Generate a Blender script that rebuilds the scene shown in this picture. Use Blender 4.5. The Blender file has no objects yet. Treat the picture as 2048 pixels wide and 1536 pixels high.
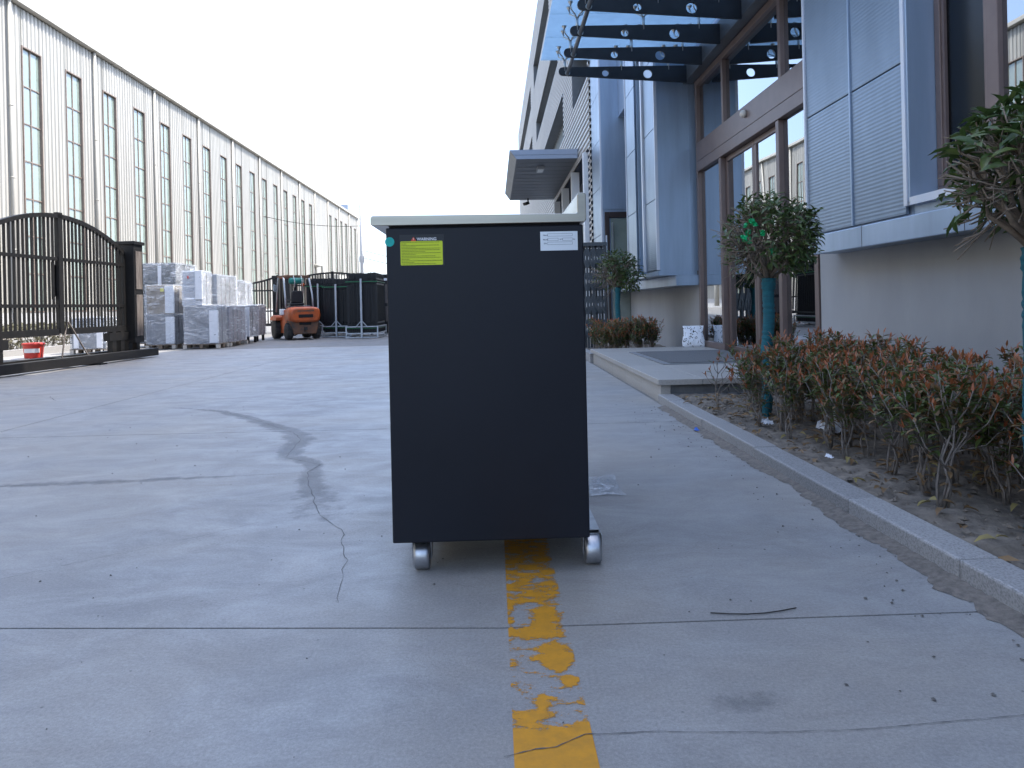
import bpy, math, random
from mathutils import Vector, Matrix, Euler, noise as mnoise
R = math.radians
rng = random.Random(7)
sc = bpy.context.scene
col = sc.collection

# ------------------------------------------------------------------ camera, sky, sun, exposure
SUN_EL, SUN_AZ = 57.0, 14.0            # azimuth measured from +X towards +Y
cam_d = bpy.data.cameras.new('camera'); cam = bpy.data.objects.new('camera', cam_d); col.objects.link(cam)
cam_d.sensor_width = 36.0; cam_d.lens = 36.0 * 1450 / 2048
cam_d.shift_y = -0.0776; cam_d.clip_start = 0.05; cam_d.clip_end = 3000
cam.location = (0, 0, 0.84)
cam.rotation_euler = (Matrix.Rotation(R(-1.46), 3, 'Z') @ Matrix.Rotation(R(90), 3, 'X') @ Matrix.Rotation(R(-1.3), 3, 'Z')).to_euler()
sc.camera = cam
w = bpy.data.worlds.new('World'); sc.world = w; w.use_nodes = True
wn = w.node_tree.nodes; wl = w.node_tree.links
sky = wn.new('ShaderNodeTexSky'); sky.sky_type = 'NISHITA'; sky.sun_disc = False
sky.sun_elevation = R(SUN_EL); sky.sun_rotation = R(90 - SUN_AZ)
sky.altitude = 20; sky.air_density = 1.0; sky.dust_density = 3.5; sky.ozone_density = 4.0
hz_ = wn.new('ShaderNodeMix'); hz_.data_type = 'RGBA'; hz_.inputs[0].default_value = 0.28      # even bright haze over the whole sky
hz_.inputs[7].default_value = (2.3, 2.75, 3.7, 1); wl.new(sky.outputs[0], hz_.inputs[6]); wl.new(hz_.outputs[2], wn['Background'].inputs[0]); wn['Background'].inputs[1].default_value = 0.15
sd = bpy.data.lights.new('sun', 'SUN'); sun = bpy.data.objects.new('sun', sd); col.objects.link(sun)
sd.energy = 2.0; sd.angle = R(0.53); sd.color = (1.0, 0.95, 0.87)
to_sun = Vector((math.cos(R(SUN_EL)) * math.cos(R(SUN_AZ)), math.cos(R(SUN_EL)) * math.sin(R(SUN_AZ)), math.sin(R(SUN_EL))))
sun.rotation_euler = (-to_sun).to_track_quat('-Z', 'Y').to_euler(); sun.location = (10, 5, 40)
sc.view_settings.view_transform = 'Standard'; sc.view_settings.look = 'None'
sc.view_settings.gamma = 1.0; sc.view_settings.use_curve_mapping = False
sc.view_settings.exposure = 2.2
sc.cycles.max_bounces = 10; sc.cycles.transparent_max_bounces = 24
sc.cycles.diffuse_bounces = 5; sc.cycles.glossy_bounces = 5

# ------------------------------------------------------------------ materials
MATS = {}
def nodes(name):
    m = bpy.data.materials.new(name); m.use_nodes = True
    nt = m.node_tree
    return m, nt.nodes, nt.links, nt.nodes['Principled BSDF']
def mixcol(nd, ln, fac, a, b, blend='MIX'):
    n = nd.new('ShaderNodeMix'); n.data_type = 'RGBA'; n.blend_type = blend
    for s, v in ((n.inputs[0], fac), (n.inputs[6], a), (n.inputs[7], b)):
        if hasattr(v, 'links') or isinstance(v, bpy.types.NodeSocket): ln.new(v, s)
        elif isinstance(v, (int, float)): s.default_value = v
        else: s.default_value = (*v[:3], 1)
    return n.outputs[2]
def noise_tex(nd, ln, scale, detail=6, rough=0.6, stretch=(1, 1, 1), distort=0.0):
    g = nd.new('ShaderNodeNewGeometry'); mp = nd.new('ShaderNodeMapping'); mp.inputs['Scale'].default_value = stretch
    ln.new(g.outputs['Position'], mp.inputs[0])
    n = nd.new('ShaderNodeTexNoise'); n.inputs['Scale'].default_value = scale; n.inputs['Detail'].default_value = detail
    n.inputs['Roughness'].default_value = rough; n.inputs['Distortion'].default_value = distort
    ln.new(mp.outputs[0], n.inputs['Vector'])
    return n.outputs['Fac']
def ramp(nd, ln, src, a, b, ca=(0, 0, 0), cb=(1, 1, 1)):
    r = nd.new('ShaderNodeValToRGB'); r.color_ramp.elements[0].position = a; r.color_ramp.elements[1].position = b
    r.color_ramp.elements[0].color = (*ca, 1); r.color_ramp.elements[1].color = (*cb, 1)
    ln.new(src, r.inputs[0]); return r.outputs[0]
def bump(nd, ln, src, strength, dist, bsdf):
    b = nd.new('ShaderNodeBump'); b.inputs['Strength'].default_value = strength; b.inputs['Distance'].default_value = dist
    ln.new(src, b.inputs['Height']); ln.new(b.outputs[0], bsdf.inputs['Normal'])
def mat(name, c, rough=0.6, metal=0.0, c2=None, scale=4.0, stretch=(1, 1, 1), lo=0.35, hi=0.7, spec=0.5, bmp=0.0, bscale=60, rvar=0.0, orand=0.0, detail=6):
    m, nd, ln, b = nodes(name)
    b.inputs['Roughness'].default_value = rough; b.inputs['Metallic'].default_value = metal
    b.inputs['Specular IOR Level'].default_value = spec
    out = None
    if c2 is not None:
        f = noise_tex(nd, ln, scale, detail=detail, stretch=stretch)
        out = mixcol(nd, ln, ramp(nd, ln, f, lo, hi), c, c2)
        if rvar:
            mr = nd.new('ShaderNodeMapRange'); mr.inputs[3].default_value = max(0.02, rough - rvar); mr.inputs[4].default_value = min(1, rough + rvar)
            ln.new(f, mr.inputs[0]); ln.new(mr.outputs[0], b.inputs['Roughness'])
    if orand:
        oi = nd.new('ShaderNodeObjectInfo'); mr = nd.new('ShaderNodeMapRange')
        mr.inputs[3].default_value = 1 - orand; mr.inputs[4].default_value = 1 + orand
        ln.new(oi.outputs['Random'], mr.inputs[0])
        cb = nd.new('ShaderNodeCombineColor')
        for i in range(3): ln.new(mr.outputs[0], cb.inputs[i])
        out = mixcol(nd, ln, 1.0, out if out is not None else c, cb.outputs[0], 'MULTIPLY')
    if out is not None: ln.new(out, b.inputs['Base Color'])
    else: b.inputs['Base Color'].default_value = (*c, 1)
    if bmp:
        bump(nd, ln, noise_tex(nd, ln, bscale, 5, 0.65), bmp, 0.01, b)
    MATS[name] = m
    return m
def concrete(name, base, dark, light, rough=0.55):
    m, nd, ln, b = nodes(name)
    big = noise_tex(nd, ln, 0.45, 9, 0.66, (1, 0.7, 1), 0.8)
    mid = noise_tex(nd, ln, 3.2, 12, 0.76, (0.75, 1.25, 1), 0.5)
    stain = noise_tex(nd, ln, 1.3, 14, 0.78, (1, 1, 1), 0.4)
    fine = noise_tex(nd, ln, 120, 6, 0.8); grain = noise_tex(nd, ln, 420, 3, 0.7)
    c1 = mixcol(nd, ln, ramp(nd, ln, big, 0.30, 0.72), dark, base)
    c2 = mixcol(nd, ln, ramp(nd, ln, mid, 0.42, 0.78), c1, light)
    c3 = mixcol(nd, ln, ramp(nd, ln, stain, 0.55, 0.64, (0, 0, 0), (0.42, 0.42, 0.42)), c2, tuple(v * 0.60 for v in base))
    warm = noise_tex(nd, ln, 0.7, 5, 0.6)
    c4 = mixcol(nd, ln, ramp(nd, ln, warm, 0.42, 0.68, (0, 0, 0), (0.6, 0.6, 0.6)), c3, (base[0] * 1.12, base[1] * 1.0, base[2] * 0.84))
    vo = nd.new('ShaderNodeTexVoronoi'); vo.inputs['Scale'].default_value = 17; g_ = nd.new('ShaderNodeNewGeometry'); ln.new(g_.outputs['Position'], vo.inputs['Vector'])
    sp = ramp(nd, ln, vo.outputs['Distance'], 0.045, 0.075, (0.75,) * 3, (0, 0, 0)); pick = ramp(nd, ln, noise_tex(nd, ln, 6, 2, 0.5), 0.55, 0.6)
    mm = nd.new('ShaderNodeMath'); mm.operation = 'MULTIPLY'; ln.new(sp, mm.inputs[0]); ln.new(pick, mm.inputs[1])
    c5 = mixcol(nd, ln, mm.outputs[0], c4, tuple(v * 0.35 for v in base))
    c6 = mixcol(nd, ln, 1.0, c5, ramp(nd, ln, fine, 0.28, 0.75, (0.62,) * 3, (1.18,) * 3), 'MULTIPLY')
    c7 = mixcol(nd, ln, 1.0, c6, ramp(nd, ln, grain, 0.3, 0.72, (0.84,) * 3, (1.12,) * 3), 'MULTIPLY')
    ln.new(c7, b.inputs['Base Color'])
    mr = nd.new('ShaderNodeMapRange'); mr.inputs[1].default_value = 0.3; mr.inputs[2].default_value = 0.75
    mr.inputs[3].default_value = rough + 0.18; mr.inputs[4].default_value = rough - 0.16
    ln.new(mid, mr.inputs[0]); ln.new(mr.outputs[0], b.inputs['Roughness'])
    b.inputs['Specular IOR Level'].default_value = 0.5
    bump(nd, ln, fine, 0.35, 0.004, b)
    MATS[name] = m; return m
def glass(name, tint, refl_ior=1.6, wob=0.0, wscale=1.2, base_refl=0.0, rough=0.0, dust=0.0, dcol=(.5, .7, .9), back=False):
    m, nd, ln, b = nodes(name); nd.remove(b)
    out = nd['Material Output']
    tr = nd.new('ShaderNodeBsdfTransparent'); tr.inputs[0].default_value = (*tint, 1)
    gl = nd.new('ShaderNodeBsdfGlossy'); gl.inputs['Roughness'].default_value = rough
    gl.inputs[0].default_value = (0.92, 0.96, 1, 1)
    fr = nd.new('ShaderNodeFresnel'); fr.inputs[0].default_value = refl_ior
    ad = nd.new('ShaderNodeMath'); ad.operation = 'ADD'; ad.use_clamp = True; ad.inputs[1].default_value = base_refl
    ln.new(fr.outputs[0], ad.inputs[0])
    mx = nd.new('ShaderNodeMixShader'); ln.new(ad.outputs[0], mx.inputs[0]); ln.new(tr.outputs[0], mx.inputs[1]); ln.new(gl.outputs[0], mx.inputs[2])
    res = mx.outputs[0]
    if dust:
        tl = nd.new('ShaderNodeBsdfDiffuse' if back else 'ShaderNodeBsdfTranslucent'); tl.inputs[0].default_value = (*dcol, 1)
        m2 = nd.new('ShaderNodeMixShader')
        ln.new(ramp(nd, ln, noise_tex(nd, ln, 1.6, 6, .6), .25, .8, (dust * .75,) * 3, (dust * 1.2,) * 3), m2.inputs[0]); ln.new(res, m2.inputs[1]); ln.new(tl.outputs[0], m2.inputs[2]); res = m2.outputs[0]
    ln.new(res, out.inputs[0])
    if wob:
        bp = nd.new('ShaderNodeBump'); bp.inputs['Strength'].default_value = wob; bp.inputs['Distance'].default_value = 0.02
        ln.new(noise_tex(nd, ln, wscale, 1, 0.4), bp.inputs['Height']); ln.new(bp.outputs[0], gl.inputs['Normal'])
    MATS[name] = m; return m
def film_mat(name, amount=0.4):
    m, nd, ln, b = nodes(name); nd.remove(b); out = nd['Material Output']
    tr = nd.new('ShaderNodeBsdfTransparent'); tr.inputs[0].default_value = (0.93, 0.95, 0.97, 1)
    gl = nd.new('ShaderNodeBsdfGlossy'); gl.inputs['Roughness'].default_value = 0.12; gl.inputs[0].default_value = (0.95, 0.97, 1, 1)
    df = nd.new('ShaderNodeBsdfDiffuse'); df.inputs[0].default_value = (0.85, 0.88, 0.92, 1)
    s = noise_tex(nd, ln, 2.6, 5, 0.62, (1.0, 1.0, 5.5), 2.0); haze = noise_tex(nd, ln, 2.2, 4, 0.6, (1, 1, 1.6), 1.0)
    bp = nd.new('ShaderNodeBump'); bp.inputs['Strength'].default_value = 1.0; bp.inputs['Distance'].default_value = 0.12
    ln.new(s, bp.inputs['Height']); ln.new(bp.outputs[0], gl.inputs['Normal'])
    a = nd.new('ShaderNodeMixShader'); a.inputs[0].default_value = 0.45; ln.new(gl.outputs[0], a.inputs[1]); ln.new(df.outputs[0], a.inputs[2])
    crest = ramp(nd, ln, s, 0.53, 0.62); hz = ramp(nd, ln, haze, 0.35, 0.7, (amount * 0.22,) * 3, (amount * 0.6,) * 3)
    mxx = nd.new('ShaderNodeMath'); mxx.operation = 'MULTIPLY_ADD'; mxx.use_clamp = True; ln.new(crest, mxx.inputs[0]); mxx.inputs[1].default_value = amount * .55; ln.new(hz, mxx.inputs[2])
    mx = nd.new('ShaderNodeMixShader'); ln.new(mxx.outputs[0], mx.inputs[0])
    ln.new(tr.outputs[0], mx.inputs[1]); ln.new(a.outputs[0], mx.inputs[2]); ln.new(mx.outputs[0], out.inputs[0])
    MATS[name] = m; return m

concrete('concrete', (0.325, 0.318, 0.308), (0.245, 0.241, 0.238), (0.40, 0.395, 0.385), 0.48)
concrete('old_pavement', (0.21, 0.208, 0.205), (0.17, 0.168, 0.166), (0.25, 0.245, 0.24), 0.7)
mat('joint_fill', (0.035, 0.033, 0.03), 0.9, c2=(0.09, 0.08, 0.07), scale=30)
mat('crack', (0.055, 0.053, 0.052), 0.9, c2=(0.16, 0.158, 0.155), scale=40)
mat('repair', (0.15, 0.15, 0.155), 0.6, c2=(0.225, 0.225, 0.228), scale=7)
mat('granite', (0.32, 0.31, 0.30), 0.6, c2=(0.20, 0.195, 0.19), scale=140, lo=0.45, hi=0.62, bmp=0.25, bscale=200, orand=0.09)
mat('stone_platform', (0.38, 0.355, 0.32), 0.5, c2=(0.30, 0.28, 0.255), scale=60, orand=0.08, bmp=0.1, bscale=150)
mat('stone_dark', (0.11, 0.115, 0.12), 0.6, c2=(0.18, 0.18, 0.18), scale=20, orand=0.1)
mat('soil', (0.11, 0.092, 0.074), 0.95, c2=(0.25, 0.21, 0.165), scale=14, bmp=1.0, bscale=45)
mat('sand', (0.22, 0.19, 0.16), 0.95, c2=(0.11, 0.098, 0.085), scale=45, bmp=0.8, bscale=150)
mat('render_wall', (0.36, 0.36, 0.362), 0.85, c2=(0.295, 0.295, 0.297), scale=1.1, stretch=(1, 1, .45), bmp=0.12, bscale=120)
mat('panel_metal', (0.20, 0.26, 0.335), 0.36, 0.6, c2=(0.165, 0.215, 0.275), scale=2.5, stretch=(1, 1, 0.4), rvar=0.06)  # blue of the reflected sky is put into the base colour
mat('panel_flat', (0.33, 0.42, 0.54), 0.36, 0.5, c2=(0.25, 0.32, 0.41), scale=2.0, stretch=(2, 2, 0.22), rvar=0.06)  # base colour tinted blue to carry the sky reflection, as on the ribbed panels
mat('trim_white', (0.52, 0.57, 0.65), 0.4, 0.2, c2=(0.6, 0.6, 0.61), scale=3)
mat('siding', (0.50, 0.485, 0.455), 0.45, 0.25, c2=(0.44, 0.425, 0.40), scale=1.0, stretch=(1, 0.4, 2))
mat('hall_sheet', (0.39, 0.38, 0.345), 0.5, 0.1, c2=(0.305, 0.296, 0.265), scale=0.6, stretch=(1, 3, 0.18), bmp=0.05, bscale=3)
mat('hall_trim', (0.42, 0.405, 0.36), 0.5, 0.0, c2=(0.35, 0.335, 0.295), scale=1)
mat('brown_frame', (0.145, 0.105, 0.095), 0.4, 0.3, c2=(0.175, 0.13, 0.115), scale=5)
mat('brown_dark', (0.045, 0.032, 0.03), 0.4, 0.3)
mat('hall_frame', (0.20, 0.155, 0.125), 0.55, c2=(0.15, 0.115, 0.095), scale=6)
mat('dark_steel', (0.014, 0.015, 0.018), 0.42, 0.2, c2=(0.022, 0.023, 0.027), scale=6)
mat('channel_grey', (0.10, 0.11, 0.12), 0.4, 0.5, c2=(0.13, 0.14, 0.15), scale=4)
mat('stainless', (0.39, 0.36, 0.30), 0.3, 1.0, c2=(0.33, 0.305, 0.255), scale=6, stretch=(0.3, 1, 6), rvar=0.06)  # warm cast of reflected surroundings painted into the otherwise neutral steel
mat('fitting', (0.42, 0.43, 0.42), 0.35, 0.9)
mat('zinc', (0.56, 0.57, 0.58), 0.36, 0.95, c2=(0.38, 0.39, 0.41), scale=25, rvar=0.1)
mat('tube_black', (0.01, 0.01, 0.01), 0.9)
mat('cabinet_black', (0.0062, 0.0076, 0.0125), 0.38, 0.0, c2=(0.0086, 0.0104, 0.0165), scale=1.6, rvar=.12, bmp=0.03, bscale=400, spec=0.3)
mat('teal_sticker', (0.0, 0.42, 0.36), 0.5)
mat('teal_print', (0.0, 0.30, 0.26), 0.5)
mat('label_yellow', (0.60, 0.70, 0.02), 0.5)
mat('label_black', (0.016, 0.018, 0.02), 0.5)
mat('label_text', (0.16, 0.20, 0.01), 0.6)
mat('label_white', (0.75, 0.75, 0.75), 0.5)
mat('label_red', (0.75, 0.09, 0.03), 0.5)
mat('plate_silver', (0.62, 0.64, 0.66), 0.32, 0.7)
mat('plate_print', (0.09, 0.10, 0.12), 0.6)
mat('gate_black', (0.007, 0.0065, 0.0065), 0.5, 0.1, c2=(0.016, 0.013, 0.011), scale=7, lo=0.5, hi=0.8)
mat('gate_wood', (0.075, 0.06, 0.052), 0.8, c2=(0.17, 0.145, 0.13), scale=9, stretch=(3, 3, 0.35))
mat('bucket_red', (0.55, 0.035, 0.02), 0.45, c2=(0.45, 0.03, 0.02), scale=9)
mat('bucket_white', (0.7, 0.68, 0.66), 0.5)
mat('foam', (0.72, 0.73, 0.76), 0.8, c2=(0.65, 0.66, 0.69), scale=12)
mat('cardboard', (0.21, 0.165, 0.115), 0.85, c2=(0.165, 0.13, 0.095), scale=6)
mat('unit_grey', (0.17, 0.18, 0.205), 0.4, 0.3, c2=(0.15, 0.16, 0.18), scale=3)
mat('unit_dark', (0.028, 0.034, 0.04), 0.35, 0.1, c2=(0.05, 0.06, 0.065), scale=3)
mat('unit_light', (0.36, 0.38, 0.42), 0.5, 0.1, c2=(0.36, 0.37, 0.40), scale=3)
mat('unit_mauve', (0.13, 0.10, 0.11), 0.5, 0.1, c2=(0.18, 0.15, 0.16), scale=5)
mat('pallet_wood', (0.16, 0.12, 0.085), 0.85, c2=(0.24, 0.19, 0.14), scale=8, stretch=(1, 1, 4), orand=0.15)
mat('pallet_foot', (0.5, 0.46, 0.40), 0.85)
mat('sticker_yellow', (0.65, 0.6, 0.05), 0.6)
mat('sticker_red', (0.6, 0.04, 0.03), 0.6)
mat('orange_paint', (0.50, 0.095, 0.02), 0.5, c2=(0.24, 0.07, 0.03), scale=6, lo=0.45, hi=0.75, bmp=0.05, bscale=30)
mat('orange_dirty', (0.075, 0.058, 0.048), 0.8, c2=(0.20, 0.085, 0.04), scale=5)
mat('tyre', (0.022, 0.021, 0.02), 0.85, c2=(0.06, 0.055, 0.05), scale=14, bmp=0.3, bscale=60)
mat('rim', (0.30, 0.28, 0.25), 0.6, 0.3)
mat('seat_black', (0.014, 0.014, 0.015), 0.6)
mat('tank_teal', (0.01, 0.20, 0.17), 0.5, c2=(0.01, 0.14, 0.12), scale=8)
mat('mirror_grey', (0.35, 0.40, 0.45), 0.2, 0.8)
mat('steel_grey', (0.45, 0.48, 0.50), 0.5, 0.3, c2=(0.36, 0.38, 0.40), scale=6)
mat('picket_black', (0.007, 0.008, 0.011), 0.42, 0.1, orand=0.3)
mat('strap_green', (0.012, 0.16, 0.06), 0.45)
mat('awning_grey', (0.13, 0.14, 0.15), 0.5, 0.3, c2=(0.16, 0.17, 0.18), scale=2)
mat('awning_edge', (0.28, 0.32, 0.39), 0.45, 0.4)
mat('interior', (0.09, 0.085, 0.08), 0.9)
mat('interior_floor', (0.12, 0.115, 0.11), 0.4)
mat('hall_inside', (0.40, 0.42, 0.38), 0.9, c2=(0.25, 0.27, 0.25), scale=.35)  # paler colour stands in for light entering through the hall windows
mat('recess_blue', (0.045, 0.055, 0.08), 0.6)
mat('mass', (0.22, 0.22, 0.22), 0.8)
mat('lattice', (0.07, 0.08, 0.09), 0.45, 0.4, c2=(0.11, 0.12, 0.13), scale=7)
mat('bark', (0.16, 0.125, 0.095), 0.85, c2=(0.25, 0.20, 0.15), scale=40)
mat('stem', (0.17, 0.145, 0.125), 0.85, c2=(0.28, 0.245, 0.215), scale=40)
mat('wrap_teal', (0.012, 0.145, 0.18), 0.9, c2=(0.02, 0.09, 0.115), scale=60, stretch=(0.4, 0.4, 2.5), bmp=0.8, bscale=160)
def leaf_mat(name, c, c2, rough=0.4):
    m, nd, ln, b = nodes(name)
    f = noise_tex(nd, ln, 16, 3, 0.6)
    oi = nd.new('ShaderNodeObjectInfo')
    base = mixcol(nd, ln, ramp(nd, ln, f, 0.3, 0.7), c, c2)
    ln.new(base, b.inputs['Base Color']); b.inputs['Roughness'].default_value = rough
    b.inputs['Specular IOR Level'].default_value = 0.5
    tl = nd.new('ShaderNodeBsdfTranslucent'); ln.new(base, tl.inputs[0])
    mx = nd.new('ShaderNodeMixShader'); mx.inputs[0].default_value = 0.22
    ln.new(b.outputs[0], mx.inputs[1]); ln.new(tl.outputs[0], mx.inputs[2]); ln.new(mx.outputs[0], nd['Material Output'].inputs[0])
    MATS[name] = m
leaf_mat('leaf_dark', (0.040, 0.080, 0.022), (0.080, 0.120, 0.032), 0.34)
leaf_mat('leaf_green', (0.075, 0.12, 0.03), (0.13, 0.155, 0.042), 0.38)
leaf_mat('leaf_red', (0.46, 0.13, 0.05), (0.30, 0.13, 0.055), 0.45)
leaf_mat('leaf_brown', (0.19, 0.115, 0.055), (0.27, 0.17, 0.075), 0.6)
leaf_mat('leaf_dry', (0.27, 0.22, 0.10), (0.34, 0.27, 0.08), 0.7)
leaf_mat('leaf_dusty', (0.095, 0.095, 0.055), (0.14, 0.125, 0.075), 0.6)
mat('paper', (0.72, 0.73, 0.76), 0.7)
mat('blue_bit', (0.03, 0.14, 0.55), 0.5)
mat('green_plastic', (0.015, 0.46, 0.17), 0.35)
mat('pebble', (0.07, 0.065, 0.06), 0.9, c2=(0.16, 0.15, 0.14), scale=80)
mat('mat_grey', (0.10, 0.102, 0.105), 0.95, c2=(0.16, 0.16, 0.16), scale=150, bmp=0.6, bscale=220)
mat('mat_edge', (0.20, 0.205, 0.21), 0.8)
mat('rod', (0.02, 0.018, 0.016), 0.7)
mat('dome', (0.62, 0.58, 0.52), 0.4)
mat('lamp_body', (0.3, 0.31, 0.32), 0.4); mat('lamp_lens', (0.55, 0.55, 0.5), 0.3)
mat('white_post', (0.72, 0.74, 0.75), 0.5)
mat('pole_grey', (0.42, 0.42, 0.42), 0.8)
glass('door_glass', (0.34, 0.38, 0.40), 1.6, 0.10, 0.9, 0.34)
glass('canopy_glass', (0.78, 0.89, 0.95), 1.12, 0.0, 2, 0.0, 0.0, .40, (.58, .72, .80))
glass('hall_glass', (0.62, 0.70, 0.66), 1.5, 0.05, 0.7, 0.28, 0.0, .60, (.30, .36, .32), True)
glass('screen_glass', (0.16, 0.17, 0.18), 1.3, 0.0, 1, 0.0, 0.2)
film_mat('film', 0.55); film_mat('film_heavy', 0.8)
# yellow paint, worn through where the 'wear' attribute plus noise falls low
m, nd, ln, b = nodes('yellow_paint')
at = nd.new('ShaderNodeAttribute'); at.attribute_name = 'wear'
n1 = noise_tex(nd, ln, 22, 9, 0.72, (0.7, 1.5, 1), 0.5); n2 = noise_tex(nd, ln, 220, 4, 0.7, (0.7, 1.4, 1))
ma = nd.new('ShaderNodeMath'); ma.operation = 'MULTIPLY_ADD'; ln.new(n1, ma.inputs[0]); ma.inputs[1].default_value = 6.0; ln.new(at.outputs['Fac'], ma.inputs[2])
mb = nd.new('ShaderNodeMath'); mb.operation = 'MULTIPLY_ADD'; ln.new(n2, mb.inputs[0]); mb.inputs[1].default_value = 2.6; ln.new(ma.outputs[0], mb.inputs[2])
gt = nd.new('ShaderNodeMapRange'); gt.inputs[1].default_value = 4.22; gt.inputs[2].default_value = 4.42; gt.inputs[4].default_value = 0.95; ln.new(mb.outputs[0], gt.inputs[0])
ln.new(mixcol(nd, ln, ramp(nd, ln, noise_tex(nd, ln, 30, 5, 0.7), 0.35, 0.75), (0.62, 0.275, 0.014), (0.45, 0.21, 0.022)), b.inputs['Base Color'])
b.inputs['Roughness'].default_value = 0.6
tr = nd.new('ShaderNodeBsdfTransparent'); mx = nd.new('ShaderNodeMixShader')
ln.new(gt.outputs[0], mx.inputs[0]); ln.new(tr.outputs[0], mx.inputs[1]); ln.new(b.outputs[0], mx.inputs[2]); ln.new(mx.outputs[0], nd['Material Output'].inputs[0])
MATS['yellow_paint'] = m
# thin cement smears with ragged, fading edges
m, nd, ln, b = nodes('smear')
at = nd.new('ShaderNodeAttribute'); at.attribute_name = 'wear'
ma = nd.new('ShaderNodeMath'); ma.operation = 'MULTIPLY_ADD'; ln.new(noise_tex(nd, ln, 9, 10, 0.7), ma.inputs[0]); ma.inputs[1].default_value = 3.2; ln.new(at.outputs['Fac'], ma.inputs[2])
gt = nd.new('ShaderNodeMapRange'); gt.inputs[1].default_value = 1.55; gt.inputs[2].default_value = 2.15; gt.inputs[4].default_value = 0.30; ln.new(ma.outputs[0], gt.inputs[0])
ln.new(mixcol(nd, ln, ramp(nd, ln, noise_tex(nd, ln, 60, 6, 0.75), 0.3, 0.7), (0.115, 0.115, 0.12), (0.20, 0.20, 0.203)), b.inputs['Base Color']); b.inputs['Roughness'].default_value = 0.65
tr = nd.new('ShaderNodeBsdfTransparent'); mx = nd.new('ShaderNodeMixShader')
ln.new(gt.outputs[0], mx.inputs[0]); ln.new(tr.outputs[0], mx.inputs[1]); ln.new(b.outputs[0], mx.inputs[2]); ln.new(mx.outputs[0], nd['Material Output'].inputs[0])
MATS['smear'] = m
# printed woven sack
m, nd, ln, b = nodes('sack_print')
v = nd.new('ShaderNodeTexVoronoi'); v.feature = 'DISTANCE_TO_EDGE'; v.inputs['Scale'].default_value = 13
tc = nd.new('ShaderNodeTexCoord'); mp = nd.new('ShaderNodeMapping'); mp.inputs['Scale'].default_value = (1, 1, 0.8); ln.new(tc.outputs['Object'], mp.inputs[0])
nn = nd.new('ShaderNodeTexNoise'); nn.inputs['Scale'].default_value = 22; nn.inputs['Detail'].default_value = 1; ln.new(mp.outputs[0], nn.inputs['Vector'])
ln.new(mp.outputs[0], v.inputs['Vector'])
k1 = ramp(nd, ln, v.outputs['Distance'], 0.10, 0.13); k2 = ramp(nd, ln, nn.outputs['Fac'], 0.47, 0.49); k3 = ramp(nd, ln, nn.outputs['Fac'], 0.53, 0.55)
band = nd.new('ShaderNodeMath'); band.operation = 'SUBTRACT'; ln.new(k2, band.inputs[0]); ln.new(k3, band.inputs[1])
mu = nd.new('ShaderNodeMath'); mu.operation = 'MULTIPLY'; ln.new(band.outputs[0], mu.inputs[0]); ln.new(k1, mu.inputs[1])
ln.new(mixcol(nd, ln, mu.outputs[0], (0.74, 0.76, 0.80), (0.03, 0.03, 0.035)), b.inputs['Base Color']); b.inputs['Roughness'].default_value = 0.7
MATS['sack_print'] = m

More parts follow.
